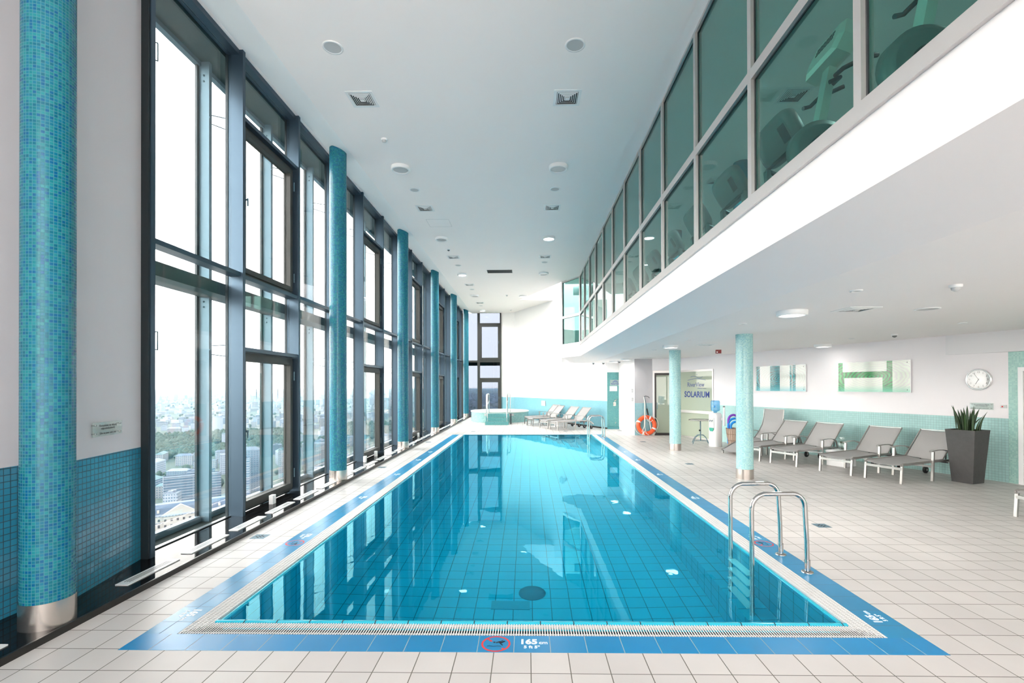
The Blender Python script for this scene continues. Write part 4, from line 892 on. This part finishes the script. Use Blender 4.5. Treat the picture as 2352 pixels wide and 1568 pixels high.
def diffuser(x, y, zc, lab):
    t = thing('air_diffuser', lab, 'air diffuser', (x, y, zc)); s = .205
    def sqr(h, z): return [(h, h, z), (-h, h, z), (-h, -h, z), (h, -h, z)]
    MB().loft([sqr(s, 0), sqr(s, -.006), sqr(s - .045, -.008), sqr(s - .045, -.001)], smooth=False, cap=False).build('frame', plastic, t)
    MB().box(-s + .045, s - .045, -s + .045, s - .045, -.0012, -.0004).build('duct', slot_m, t)
    for k in range(5):
        h0 = s - .052 - k*.027; MB().loft([sqr(h0, -.009), sqr(h0 - .012, -.014), sqr(h0 - .012, -.012), sqr(h0, -.007)], smooth=False, cap=False).build('louvre', plastic, t)
    MB().box(-.03, .03, -.03, .03, -.022, -.018).build('louvre', plastic, t)
for x, y, lab in ((-2.5, 7.31, 'square ceiling air diffuser on the window side, nearest the camera'), (.615, 7.34, 'square ceiling air diffuser on the gallery side, nearest the camera'), (-2.5, 11.82, 'square ceiling air diffuser on the window side, second from the camera'), (.62, 11.84, 'square ceiling air diffuser on the gallery side, second from the camera'),
                  (-2.49, 16.3, 'square ceiling air diffuser on the window side, third from the camera'), (.61, 16.32, 'square ceiling air diffuser on the gallery side, third from the camera'), (-2.48, 20.7, 'square ceiling air diffuser on the window side, fourth from the camera'), (-2.47, 25.2, 'square ceiling air diffuser on the window side, farthest from the camera')): diffuser(x, y, CEIL, lab)
for x, y, lab in ((4.32, 6.43, 'square air diffuser in the low ceiling between lamp and round vent'), (4.34, 11.78, 'square air diffuser in the low ceiling between the mint columns'), (4.2, 17.0, 'square air diffuser in the low ceiling above the lifebuoy')): diffuser(x, y, LOW, lab)
for x, y, lab in ((4.0, 7.3, 'square gym ceiling air diffuser nearest the camera'), (4.0, 10.3, 'square gym ceiling air diffuser behind the nearer gym column')): diffuser(x, y, CEIL - .03, lab)
def grille(x, y, zc, lab, r=.115):
    t = thing('ceiling_speaker', lab, 'ceiling speaker', (x, y, zc)); MB().lathe([(r, 0), (r, -.008), (r - .02, -.012), (r - .025, -.006)], n=32, cap=False).build('ring', plastic, t); MB().lathe([(.001, -.008), (r - .024, -.007)], n=32, cap=False).build('mesh', grille_m, t)
for x, y, lab in ((-2.5, 6.18, 'round flush ceiling speaker on the window side, nearest the camera'), (.625, 6.2, 'round flush ceiling speaker on the gallery side, nearest the camera'), (-2.5, 10.7, 'round flush ceiling speaker on the window side, second from the camera'), (.625, 10.73, 'round flush ceiling speaker on the gallery side, second from the camera'),
                  (-2.49, 17.4, 'round flush ceiling speaker on the window side, third from the camera'), (.62, 17.05, 'round flush ceiling speaker on the gallery side, third from the camera'), (-2.48, 21.7, 'round flush ceiling speaker on the window side, fourth from the camera'), (-2.5, 26.1, 'round flush ceiling speaker on the window side, farthest away')): grille(x, y, CEIL, lab, .115 if y > 6.5 else .13)
grille(5.25, 6.43, LOW, 'round flush vent in the low ceiling right of the air diffuser', .14)
for x, y, lab in ((3.48, 5.17, 'small round ceiling disc in the low ceiling nearest the camera'), (3.48, 7.86, 'small round ceiling disc above the near mint column'), (6.99, 7.88, 'small round ceiling disc in the low ceiling above the clock'), (6.9, 10.4, 'small round ceiling disc above the right picture'), (3.5, 10.6, 'small round ceiling disc between the mint columns near the soffit'), (3.5, 13.4, 'small round ceiling disc by the far mint column')): grille(x, y, LOW, lab, .06)
def detector(x, y, zc, lab, dark=False):
    t = thing('smoke_detector', lab, 'detector', (x, y, zc)); MB().lathe([(.055, 0), (.055, -.02), (.048, -.028)], n=24).build('base', plastic, t); MB().lathe([(.040, -.028), (.036, -.05), (.012, -.065), (.001, -.066)], n=24, cap=False).build('head', gym_m if dark else grille_m, t)
for x, y, z, lab, d in ((-2.52, 8.49, CEIL, 'small round detector on the ceiling beside the second diffuser row', False), (-2.5, 15.35, CEIL, 'small round detector on the ceiling before the third window-side diffuser', True), (-.97, 23.1, CEIL, 'small round detector left of the lit lamp by the raised ceiling notch', False), (-.94, 27.5, CEIL, 'small round detector on the ceiling near the far corner', False),
                        (7.2, 9.6, LOW, 'small dark detector on the low ceiling above the pictures', True), (4.29, 4.91, LOW, 'small white detector on the low ceiling at the right', False)): detector(x, y, z, lab, d)
for x, y, z, lab in ((2.75, 20.2, LOW, 'small dome camera under the gallery, left one'), (3.15, 20.1, LOW, 'small dome camera under the gallery, right one'), (3.6, 19.0, LOW, 'dark dome camera beside the lamp before the teal recess')):
    t = thing('dome_camera', lab, 'camera', (x, y, z)); MB().lathe([(.065, 0), (.065, -.04)], n=24).build('housing', plastic, t); MB().ball((0, 0, -.045), .05, 16, 8).build('dome', gym_m, t)
t = thing('ceiling_slot', 'long dark ventilation slot in the middle of the ceiling', 'vent', (-1.04, 18.38, CEIL)); MB().box(-.48, .48, -.25, .25, -.004, 0).build('frame', gym_m, t)
for k in range(7): MB().box(-.46, .46, -.22 + k*.065, -.20 + k*.065, -.012, -.004).build('blade', gym_d, t)
t = thing('ceiling_hatch', 'flush white inspection hatch in the ceiling between two diffuser rows', 'hatch', (-2.35, 12.9, CEIL)); q = MB()
for a in ((-.3, .3, -.3, -.295), (-.3, -.295, -.3, .3), (.295, .3, -.3, .3), (-.3, .3, .295, .3)): q.box(*a, -.002, .0)
q.build('joint', grille_m, t); MB().box(-.29, .29, -.29, .29, -.001, 0).build('panel', ceil_m, t)
t = thing('fire_alarm', 'dark red alarm sounder hanging from the low ceiling near the water cooler', 'alarm', (5.30, 13.5, LOW)); MB().box(-.07, .07, -.03, .03, -.10, 0).build('body', pbr('alarm_red', (.22, .005, .005), .4), t); MB().box(-.065, -.03, -.034, -.03, -.08, -.05).build('lens', plastic, t)

# ------------------------------------------------------------------ gym machines behind the gallery glass
def bike(y, lab):
    t = thing('exercise_bike', lab, 'exercise bike', (2.62, y, 3.42), Rr(0))
    q = MB(); rg = []
    for xx, r_ in ((-.07, .20), (-.06, .24), (.06, .24), (.07, .20)): rg.append([(.05 + .27*math.cos(2*PI*k/32)*r_/.24, xx, .52 + .25*math.sin(2*PI*k/32)*r_/.24) for k in range(32)])
    q.loft(rg); q.build('flywheel_cover', gym_m, t)
    for s in (-1, 1):
        q = MB(); q.loft([[(.05 + r_*math.cos(2*PI*k/28), s*d_, .50 + r_*math.sin(2*PI*k/28)) for k in range(28)] for r_, d_ in ((.13, .065), (.13, .082), (.11, .086))]); q.build('crank_disc', gym_d, t)
        MB().bar((.05, s*.10, .50), (.05 + s*.14, s*.10, .40), .03, .02).build('crank', gym_m, t); MB().box(.02 + s*.14 - .05, .02 + s*.14 + .05, s*.16 - .05, s*.16 + .05, .38, .41).build('pedal', gym_d, t)
    MB().bar((.02, 0, .60), (.15, 0, 1.26), .07, .10, (0, 1, 0)).build('front_post', gym_l, t)
    M2 = Matrix.Translation((.17, 0, 1.40)) @ Matrix.Rotation(Rr(22), 4, 'Y')
    q = MB(); q.loft([[M2 @ Vector((x, y_*k, z*k)) for y_, z in ((-.24, -.14), (.24, -.14), (.27, .0), (.21, .17), (-.21, .17), (-.27, .0))] for x, k in ((-.09, .78), (-.06, .97), (.05, 1), (.08, .92))], smooth=False); co = q.build('console', gym_l, t)
    q = MB()
    for r0 in range(3):
        for c0 in range(6): y0 = -.13 + c0*.045; q.box(-.094, -.088, y0, y0 + .03, .02 + r0*.03, .035 + r0*.03, M2)
    q.build('vent_slots', gym_d, co)
    MB().tube([(.42, -.22, 1.24), (.30, -.26, 1.20), (.18, -.14, 1.18), (.16, .0, 1.17), (.18, .14, 1.18), (.30, .26, 1.20), (.42, .22, 1.24)], .020, 10).build('handlebar', gym_d, t)
    MB().tube([(.02, -.20, 1.02), (.10, -.22, 1.05), (.15, -.08, 1.10), (.15, .08, 1.10), (.10, .22, 1.05), (.02, .20, 1.02)], .018, 10).build('handlebar', gym_d, t)
    MB().bar((.25, 0, .35), (.75, 0, .12), .09, .10).build('main_beam', gym_l, t); MB().bar((.52, 0, .20), (.62, 0, .86), .05, .05, (1, 0, 0)).build('seat_post', gym_d, t)
    MB().ball((.65, 0, .90), .14, 18, 8, (1.1, .85, .35)).build('saddle', gym_d, t)
    for x in (-.22, .85): MB().tube([(x, -.26, .03), (x, .26, .03)], .03, 10).build('floor_bar', gym_m, t)
    MB().bar((-.20, 0, .05), (.05, 0, .35), .08, .08).build('front_beam', gym_m, t)
bike(4.45, 'silver exercise bike behind the gallery glass, whole console visible'); bike(3.30, 'silver exercise bike cut by the top of the picture, nearest the camera')
bike(2.1, 'exercise bike mostly outside the picture at the top right corner')
def treadmill(lab, x, y):
    t = thing('treadmill', lab, 'treadmill', (x, y, 3.42), group='treadmills facing the gallery glass')
    rr_ = [[(x0, yy, z) for yy, z in ((-.38*k, .02), (.38*k, .02), (.36*k, zt), (-.36*k, zt))] for x0, k, zt in ((-.10, .7, .16), (.0, 1, .26), (.25, 1, .28), (.42, 1, .17))]
    MB().loft(rr_, smooth=False).build('motor_hood', gym_m, t)
    MB().box(.40, 1.95, -.36, .36, .03, .16).build('deck', gym_m, t); MB().box(.42, 1.93, -.26, .26, .161, .166).build('belt', gym_d, t)
    for s in (-1, 1):
        MB().bar((.20, s*.37, .10), (.12, s*.37, 1.12), .05, .09, (0, 1, 0)).build('upright', gym_m, t); MB().tube([(.10, s*.36, 1.12), (.40, s*.37, 1.00), (.66, s*.36, .93)], .028, 10).build('handrail', gym_d, t)
    M2 = Matrix.Translation((.08, 0, 1.32)) @ Matrix.Rotation(Rr(-28), 4, 'Y')
    q = MB(); q.loft([[M2 @ Vector((xx, k*.42*math.copysign(abs(math.cos(a))**.5, math.cos(a)), k*.25*math.copysign(abs(math.sin(a))**.5, math.sin(a)))) for a in [2*PI*j_/28 for j_ in range(28)]] for xx, k in ((-.07, .80), (-.05, .95), (.0, 1), (.05, .96))]); co = q.build('console', gym_m, t)
    q = MB()
    for k in range(12): q.box(-.073, -.069, -.30 + k*.012, -.294 + k*.012, -.10, .10, M2)
    q.build('speaker_slots', gym_d, co)
    MB().tube([(.14, -.36, 1.14), (.10, 0, 1.10), (.14, .36, 1.14)], .025, 10).build('crossbar', gym_d, t)
    return t
tm = treadmill('grey treadmill facing the pool behind the bikes, nearest the camera', 2.95, 5.85)
for k, y in enumerate((7.25, 8.65, 10.1, 11.5, 12.95, 14.4)):
    dup(tm, (2.95, y, 3.42), 0, 'grey treadmill behind the gallery glass, %s from the camera' % ('second', 'third', 'fourth', 'fifth', 'sixth', 'seventh')[k])

# ------------------------------------------------------------------ the city far below
GZ = -150.0
def facade_mat(name, wall, glass, wx, wz, fw=.5, fh=.5):
    m, nt, b = new_mat(name); N = nt.nodes; L = nt.links
    uv = N.new('ShaderNodeUVMap'); uv.uv_map = 'uv'; dv = N.new('ShaderNodeVectorMath'); dv.operation = 'DIVIDE'; dv.inputs[1].default_value = (wx, wz, 1); L.new(uv.outputs[0], dv.inputs[0])
    fr = N.new('ShaderNodeVectorMath'); fr.operation = 'FRACTION'; L.new(dv.outputs[0], fr.inputs[0]); s_ = N.new('ShaderNodeSeparateXYZ'); L.new(fr.outputs[0], s_.inputs[0])
    ms = []
    for i, f_ in ((0, fw), (1, fh)):
        pp = N.new('ShaderNodeMath'); pp.operation = 'PINGPONG'; pp.inputs[1].default_value = .5; L.new(s_.outputs[i], pp.inputs[0]); g_ = N.new('ShaderNodeMath'); g_.operation = 'GREATER_THAN'; g_.inputs[1].default_value = .5*(1 - f_); L.new(pp.outputs[0], g_.inputs[0]); ms.append(g_)
    mm = N.new('ShaderNodeMath'); mm.operation = 'MULTIPLY'; L.new(ms[0].outputs[0], mm.inputs[0]); L.new(ms[1].outputs[0], mm.inputs[1])
    mx = N.new('ShaderNodeMixRGB'); mx.inputs[1].default_value = (*wall, 1); mx.inputs[2].default_value = (*glass, 1); L.new(mm.outputs[0], mx.inputs[0])
    oi = N.new('ShaderNodeObjectInfo'); mr = N.new('ShaderNodeMapRange'); mr.inputs[3].default_value = .65; mr.inputs[4].default_value = 1.15; L.new(oi.outputs['Random'], mr.inputs[0])
    mu = N.new('ShaderNodeMixRGB'); mu.blend_type = 'MULTIPLY'; mu.inputs[0].default_value = 1; L.new(mx.outputs[0], mu.inputs[1]); L.new(mr.outputs[0], mu.inputs[2]); L.new(mu.outputs[0], b.inputs['Base Color']); b.inputs['Roughness'].default_value = .7
    return m
fac = [facade_mat('facade_cream', (0.148, 0.161, 0.177), (0.044, 0.066, 0.098), 3.2, 3.3), facade_mat('facade_white', (0.210, 0.240, 0.286), (0.053, 0.085, 0.135), 2.6, 3.4, .6, .45), facade_mat('facade_grey', (0.087, 0.115, 0.153), (0.034, 0.061, 0.098), 3.5, 3.1), facade_mat('facade_band', (0.184, 0.216, 0.262), (0.040, 0.076, 0.135), 40, 3.4, .98, .5)]
roofs = [pbr('roof_grey', (0.050, 0.068, 0.095), .8, noise=.3, nscale=.1), pbr('roof_slate', (0.028, 0.049, 0.084), .6, noise=.2, nscale=.1), pbr('roof_pale', (0.113, 0.140, 0.183), .8, noise=.3, nscale=.08), pbr('roof_green', (0.038, 0.084, 0.099), .7)]
m, nt, b = new_mat('city_ground'); N = nt.nodes; L = nt.links
tc = N.new('ShaderNodeTexCoord'); v1 = N.new('ShaderNodeTexNoise'); v1.inputs['Scale'].default_value = .0016; v1.inputs['Detail'].default_value = 10; v1.inputs['Roughness'].default_value = .7; L.new(tc.outputs['Object'], v1.inputs[0])
r1 = N.new('ShaderNodeValToRGB'); L.new(v1.outputs[0], r1.inputs[0]); el = r1.color_ramp.elements; el[0].position = .40; el[0].color = (.016, .032, .024, 1); el[1].position = .58; el[1].color = (.075, .085, .085, 1)
k = el.new(.48); k.color = (.022, .040, .028, 1); k = el.new(.52); k.color = (.055, .064, .062, 1)
L.new(r1.outputs[0], b.inputs['Base Color']); b.inputs['Roughness'].default_value = .9
q = MB(); q.face([(-40000, -6000, GZ), (-60, -6000, GZ), (-60, 45000, GZ), (-40000, 45000, GZ)]); q.face([(-60, 60, GZ), (12000, 60, GZ), (12000, 45000, GZ), (-60, 45000, GZ)])
tag(struct('ground', q, MAT['city_ground']), kind='structure')

def polar(az, d): a = Rr(az); return (-d*math.sin(a), d*math.cos(a))      # az = degrees left of straight ahead
def gable(mb, hx, hy, z0, hr, M, mi):
    P = [M @ Vector(p) for p in ((-hx, -hy, z0), (hx, -hy, z0), (hx, hy, z0), (-hx, hy, z0), (-hx + hy*.5, 0, z0 + hr), (hx - hy*.5, 0, z0 + hr))]
    mb.face([P[0], P[1], P[5], P[4]], mi=mi); mb.face([P[2], P[3], P[4], P[5]], mi=mi); mb.face([P[1], P[2], P[5]], mi=mi); mb.face([P[3], P[0], P[4]], mi=mi)
occupied = []
CELLS = {}
def free(x, y, r, claim=True):
    """keeps the things of the city off one another"""
    i, j = int(x//80), int(y//80)
    for a in (i - 1, i, i + 1):
        for b in (j - 1, j, j + 1):
            for (u, v, q) in CELLS.get((a, b), ()):
                if (u - x)**2 + (v - y)**2 < (q + r)**2: return False
    if claim: CELLS.setdefault((i, j), []).append((x, y, r))
    return True
def city_block(x, y, rz, w_, d_, h_, kind, label, group=None, name='building'):
    mb = MB(); mb.box(-w_/2, w_/2, -d_/2, d_/2, 0, h_)
    for i in range(6): mb.mi[i] = 0
    mb.mi[1] = 1
    I = Matrix.Identity(4); rk = random.random()
    if rk < .45: gable(mb, w_/2 + .4, d_/2 + .4, h_, random.uniform(3, 5.5), I, 1)
    else:
        for _ in range(random.randint(1, 3)): a, c = random.uniform(-.3, .3)*w_, random.uniform(-.3, .3)*d_; mb.box(a - 2.5, a + 2.5, c - 2, c + 2, h_, h_ + 2.8, mi=1)
        for e in ((-w_/2, w_/2, -d_/2, -d_/2 + .5), (-w_/2, w_/2, d_/2 - .5, d_/2), (-w_/2, -w_/2 + .5, -d_/2, d_/2), (w_/2 - .5, w_/2, -d_/2, d_/2)): mb.box(*e, h_, h_ + .9, mi=1)
    o = mb.build(name, [fac[kind], random.choice(roofs)], None, (x, y, GZ)); o.rotation_euler = (0, 0, rz); tag(o, label, 'building', group); return o
# landmark: palatial hotel with mansard roof and pediment
hx_, hy_ = polar(36.0, 600)
hm = thing('palace_building', 'cream palatial block with pediment and grey mansard roof, lowest at the left window', 'building', (hx_, hy_, GZ), Rr(38.5)); occupied.append((hx_, hy_, 75))
cream = pbr('palace_stone', (.24, .235, .22), .8, noise=.1, nscale=.4)
MB().box(-45, 45, -10, 10, 0, 27).build('wall', cream, hm)
MB().loft([[(sx*45*k - 0, sy*10*k2, z) for sx, sy in ((1, 1), (-1, 1), (-1, -1), (1, -1))] for k, k2, z in ((1.01, 1.05, 27), (.97, .8, 33), (.93, .45, 36))], smooth=False).build('mansard_roof', roofs[1], hm)
q = MB(); q.box(-14, 14, -13, -10, 0, 27); q.face([(-15, -13.2, 27), (15, -13.2, 27), (0, -13.2, 36)]); q.face([(-15, -13.2, 27), (0, -13.2, 36), (0, -8, 36), (-15, -8, 27)]); q.face([(0, -13.2, 36), (15, -13.2, 27), (15, -8, 27), (0, -8, 36)]); q.build('pediment_bay', cream, hm)
q = MB(); q.box(-46, 46, -10.8, -10, 7, 8); q.box(-46, 46, -10.8, -10, 25.6, 27.4); q.box(-15, 15, -13.8, -13, 25.6, 27.4); q.box(-46, 46, -10.7, -10, 19, 19.6); q.build('cornice', MAT['facade_white'], hm)
for col in range(18):
    x = -42.5 + col*5
    y0 = -13.15 if abs(x) < 14 else -10.15
    q = MB()
    for z, h_ in ((1.5, 4), (9.5, 3.4), (14.5, 3), (20.6, 2.4)): q.box(x - .9, x + .9, y0, y0 + .2, z, z + h_)
    q.build('window', fac[2] if 0 else gym_d, hm)
for k in range(12):
    x = -40 + k*7.3
    if abs(x) > 16: MB().box(x - 1, x + 1, -10.2, -7, 29, 31.8).build('dormer', cream, hm)
def slab(az, d, w_, h_, t_, kind, rz, lab): x, y = polar(az, d); occupied.append((x, y, max(w_, t_)*.75)); return city_block(x, y, Rr(rz), w_, t_, h_, kind, lab)
slab(35.0, 760, 62, 38, 16, 3, 40, 'long white office slab with blue window bands above the palace roof')
slab(36.6, 690, 14, 30, 14, 1, 20, 'small white cubic tower house just above the palace roof')
slab(31.0, 780, 26, 52, 22, 3, 25, 'tall blue striped glass office beyond the first outer post')
slab(30.2, 820, 30, 60, 24, 2, 25, 'tall dark green glass office block in the left window')
slab(31.0, 1000, 60, 34, 22, 1, 30, 'stepped white office building in front of the park')
slab(31.5, 1500, 55, 30, 30, 1, 30, 'white temple like building at the edge of the park')
slab(26.5, 900, 28, 48, 18, 0, 20, 'tall grey apartment slab low in the second window')
slab(24.0, 1000, 40, 45, 16, 0, 15, 'wide apartment slab beyond the second mullion')
slab(22.0, 1500, 26, 70, 20, 2, 20, 'tall twin tower silhouette beyond the second mullion')
rnd = random.Random(3)
# ordinary blocks: 230 counted ones, nearest first
GRP = 'ordinary city blocks far below the windows'
LAB = 'ordinary roofed block of the hazy city below the window wall'
cnt = 0; d = 470
while cnt < 250 and d < 4200:
    az = -2.0
    step = 44 + d*.022
    while az < 42 and cnt < 250:
        dd = d + rnd.uniform(-12, 12); x, y = polar(az + rnd.uniform(-.3, .3), dd)
        park = (26 < az < 40 and 1250 < d < 1900) or (8 < az < 22 and 1500 < d < 2100)
        if not park and rnd.random() < .92 and free(x, y, 27) and all((x - a)**2 + (y - b_)**2 > (r_ + 24)**2 for a, b_, r_ in occupied):
            tall = rnd.random() < .12
            city_block(x, y, Rr(rnd.choice((12, 24, 35)) + rnd.choice((0, 90))), rnd.uniform(26, 40), rnd.uniform(14, 22), rnd.uniform(30, 48) if tall else rnd.uniform(14, 26), rnd.choice((0, 0, 1, 2, 3)), LAB, GRP); cnt += 1
        az += math.degrees(step/d)
    d += step*1.25
# the rest of the city and its trees: too many to count
def mass(name, mats, lab, cat, n, d0, d1, fn):
    mb = MB()
    for _ in range(2200):          # the part of the city only seen from farther along the hall
        dd = math.sqrt(rnd.uniform(480**2, 5000**2)); px_, py_ = polar(rnd.uniform(45, 82), dd)
        if free(px_, py_, 26): fn(mb, px_, py_, dd)
    for _ in range(n):
        dd = math.sqrt(rnd.uniform(d0*d0, d1*d1)); az = rnd.uniform(-4, 44); px_, py_ = polar(az, dd)
        if free(px_, py_, 26): fn(mb, px_, py_, dd)
    tag(mb.build(name, mats), lab, cat, kind='stuff')
def bl(mb, x, y, dd):
    M = Matrix.Translation((x, y, GZ)) @ Matrix.Rotation(rnd.uniform(0, PI), 4, 'Z'); w_, d_ = rnd.uniform(20, 60), rnd.uniform(12, 20); h_ = rnd.uniform(8, 20) if rnd.random() < .93 else rnd.uniform(30, 60); k = rnd.randint(0, 1)
    i0 = len(mb.f); mb.box(-w_/2, w_/2, -d_/2, d_/2, 0, h_, M, mi=k); mb.mi[i0 + 1] = 2
mass('distant_buildings', [fac[1], fac[0], roofs[2]], 'mass of tiny pale buildings spreading to the horizon', 'buildings', 5200, max(d - 400, 2200), 9500, bl)
def tr(mb, x, y, dd):
    r_ = rnd.uniform(4, 8); n_ = 7; hh = rnd.uniform(8, 15)
    rings = [[(x + r_*k*math.cos(2*PI*j_/n_ + k), y + r_*k*math.sin(2*PI*j_/n_ + k), GZ + hh*z) for j_ in range(n_)] for k, z in ((.5, .1), (1, .45), (.85, .8), (.25, 1.05))]
    mb.loft(rings, cap=True)
tree_m = pbr('tree_canopy', (.016, .034, .022), .9, noise=.4, nscale=.05)
mb = MB()
for _ in range(4700):
    z_ = rnd.random()
    if _ > 4200: az, dd = rnd.uniform(44, 82), math.sqrt(rnd.uniform(480**2, 2500**2))
    elif z_ < .45: az, dd = rnd.uniform(25, 42), rnd.uniform(1250, 1900)
    elif z_ < .65: az, dd = rnd.uniform(7, 23), rnd.uniform(1500, 2100)
    elif z_ < .8: az, dd = rnd.uniform(-3, 43), math.sqrt(rnd.uniform(480**2, 1500**2))
    else: az, dd = rnd.uniform(-3, 43), math.sqrt(rnd.uniform(2000**2, 6000**2))
    x, y = polar(az, dd)
    if free(x, y, 5, False) and all((x - a)**2 + (y - b_)**2 > (r_ + 10)**2 for a, b_, r_ in occupied): tr(mb, x, y, dd)
tag(mb.build('city_trees', tree_m), 'green tree canopy of parks and streets in the city below', 'trees', kind='stuff')
for az, dd, h_, lab in ((29.5, 6500, 190, 'thin broadcasting mast on the horizon in the first window bay'), (27.5, 6500, 200, 'thin broadcasting mast on the horizon in the second window bay'), (13.2, 7000, 150, 'thin broadcasting mast on the horizon beyond the columns')):
    x, y = polar(az, dd); t = MB(); t.tube([(0, 0, 0), (0, 0, h_*.7), (0, 0, h_)], [7, 4, 1.5], 6)
    tag(t.build('radio_mast', gym_d, None, (x, y, GZ)), lab, 'mast')
# summer haze lying over the city, well below this floor
hz = MB().box(-30000, -150, -3000, 36000, GZ - 1, -32).box(-150, 8000, 420, 36000, GZ - 1, -32)
hm_ = bpy.data.materials.new('haze'); hm_.use_nodes = True; MAT['haze'] = hm_; nt = hm_.node_tree; nt.nodes.clear(); o_ = nt.nodes.new('ShaderNodeOutputMaterial'); vs = nt.nodes.new('ShaderNodeVolumeScatter')
vs.inputs['Color'].default_value = (.42, .76, 1, 1); vs.inputs['Density'].default_value = .000045; vs.inputs['Anisotropy'].default_value = .2; nt.links.new(vs.outputs[0], o_.inputs['Volume'])
hz = MB(); hz.box(-30000, 8000, 250, 36000, GZ - 1, -32)
tag(hz.build('haze', hm_), 'pale haze lying over the city', 'haze', kind='stuff')
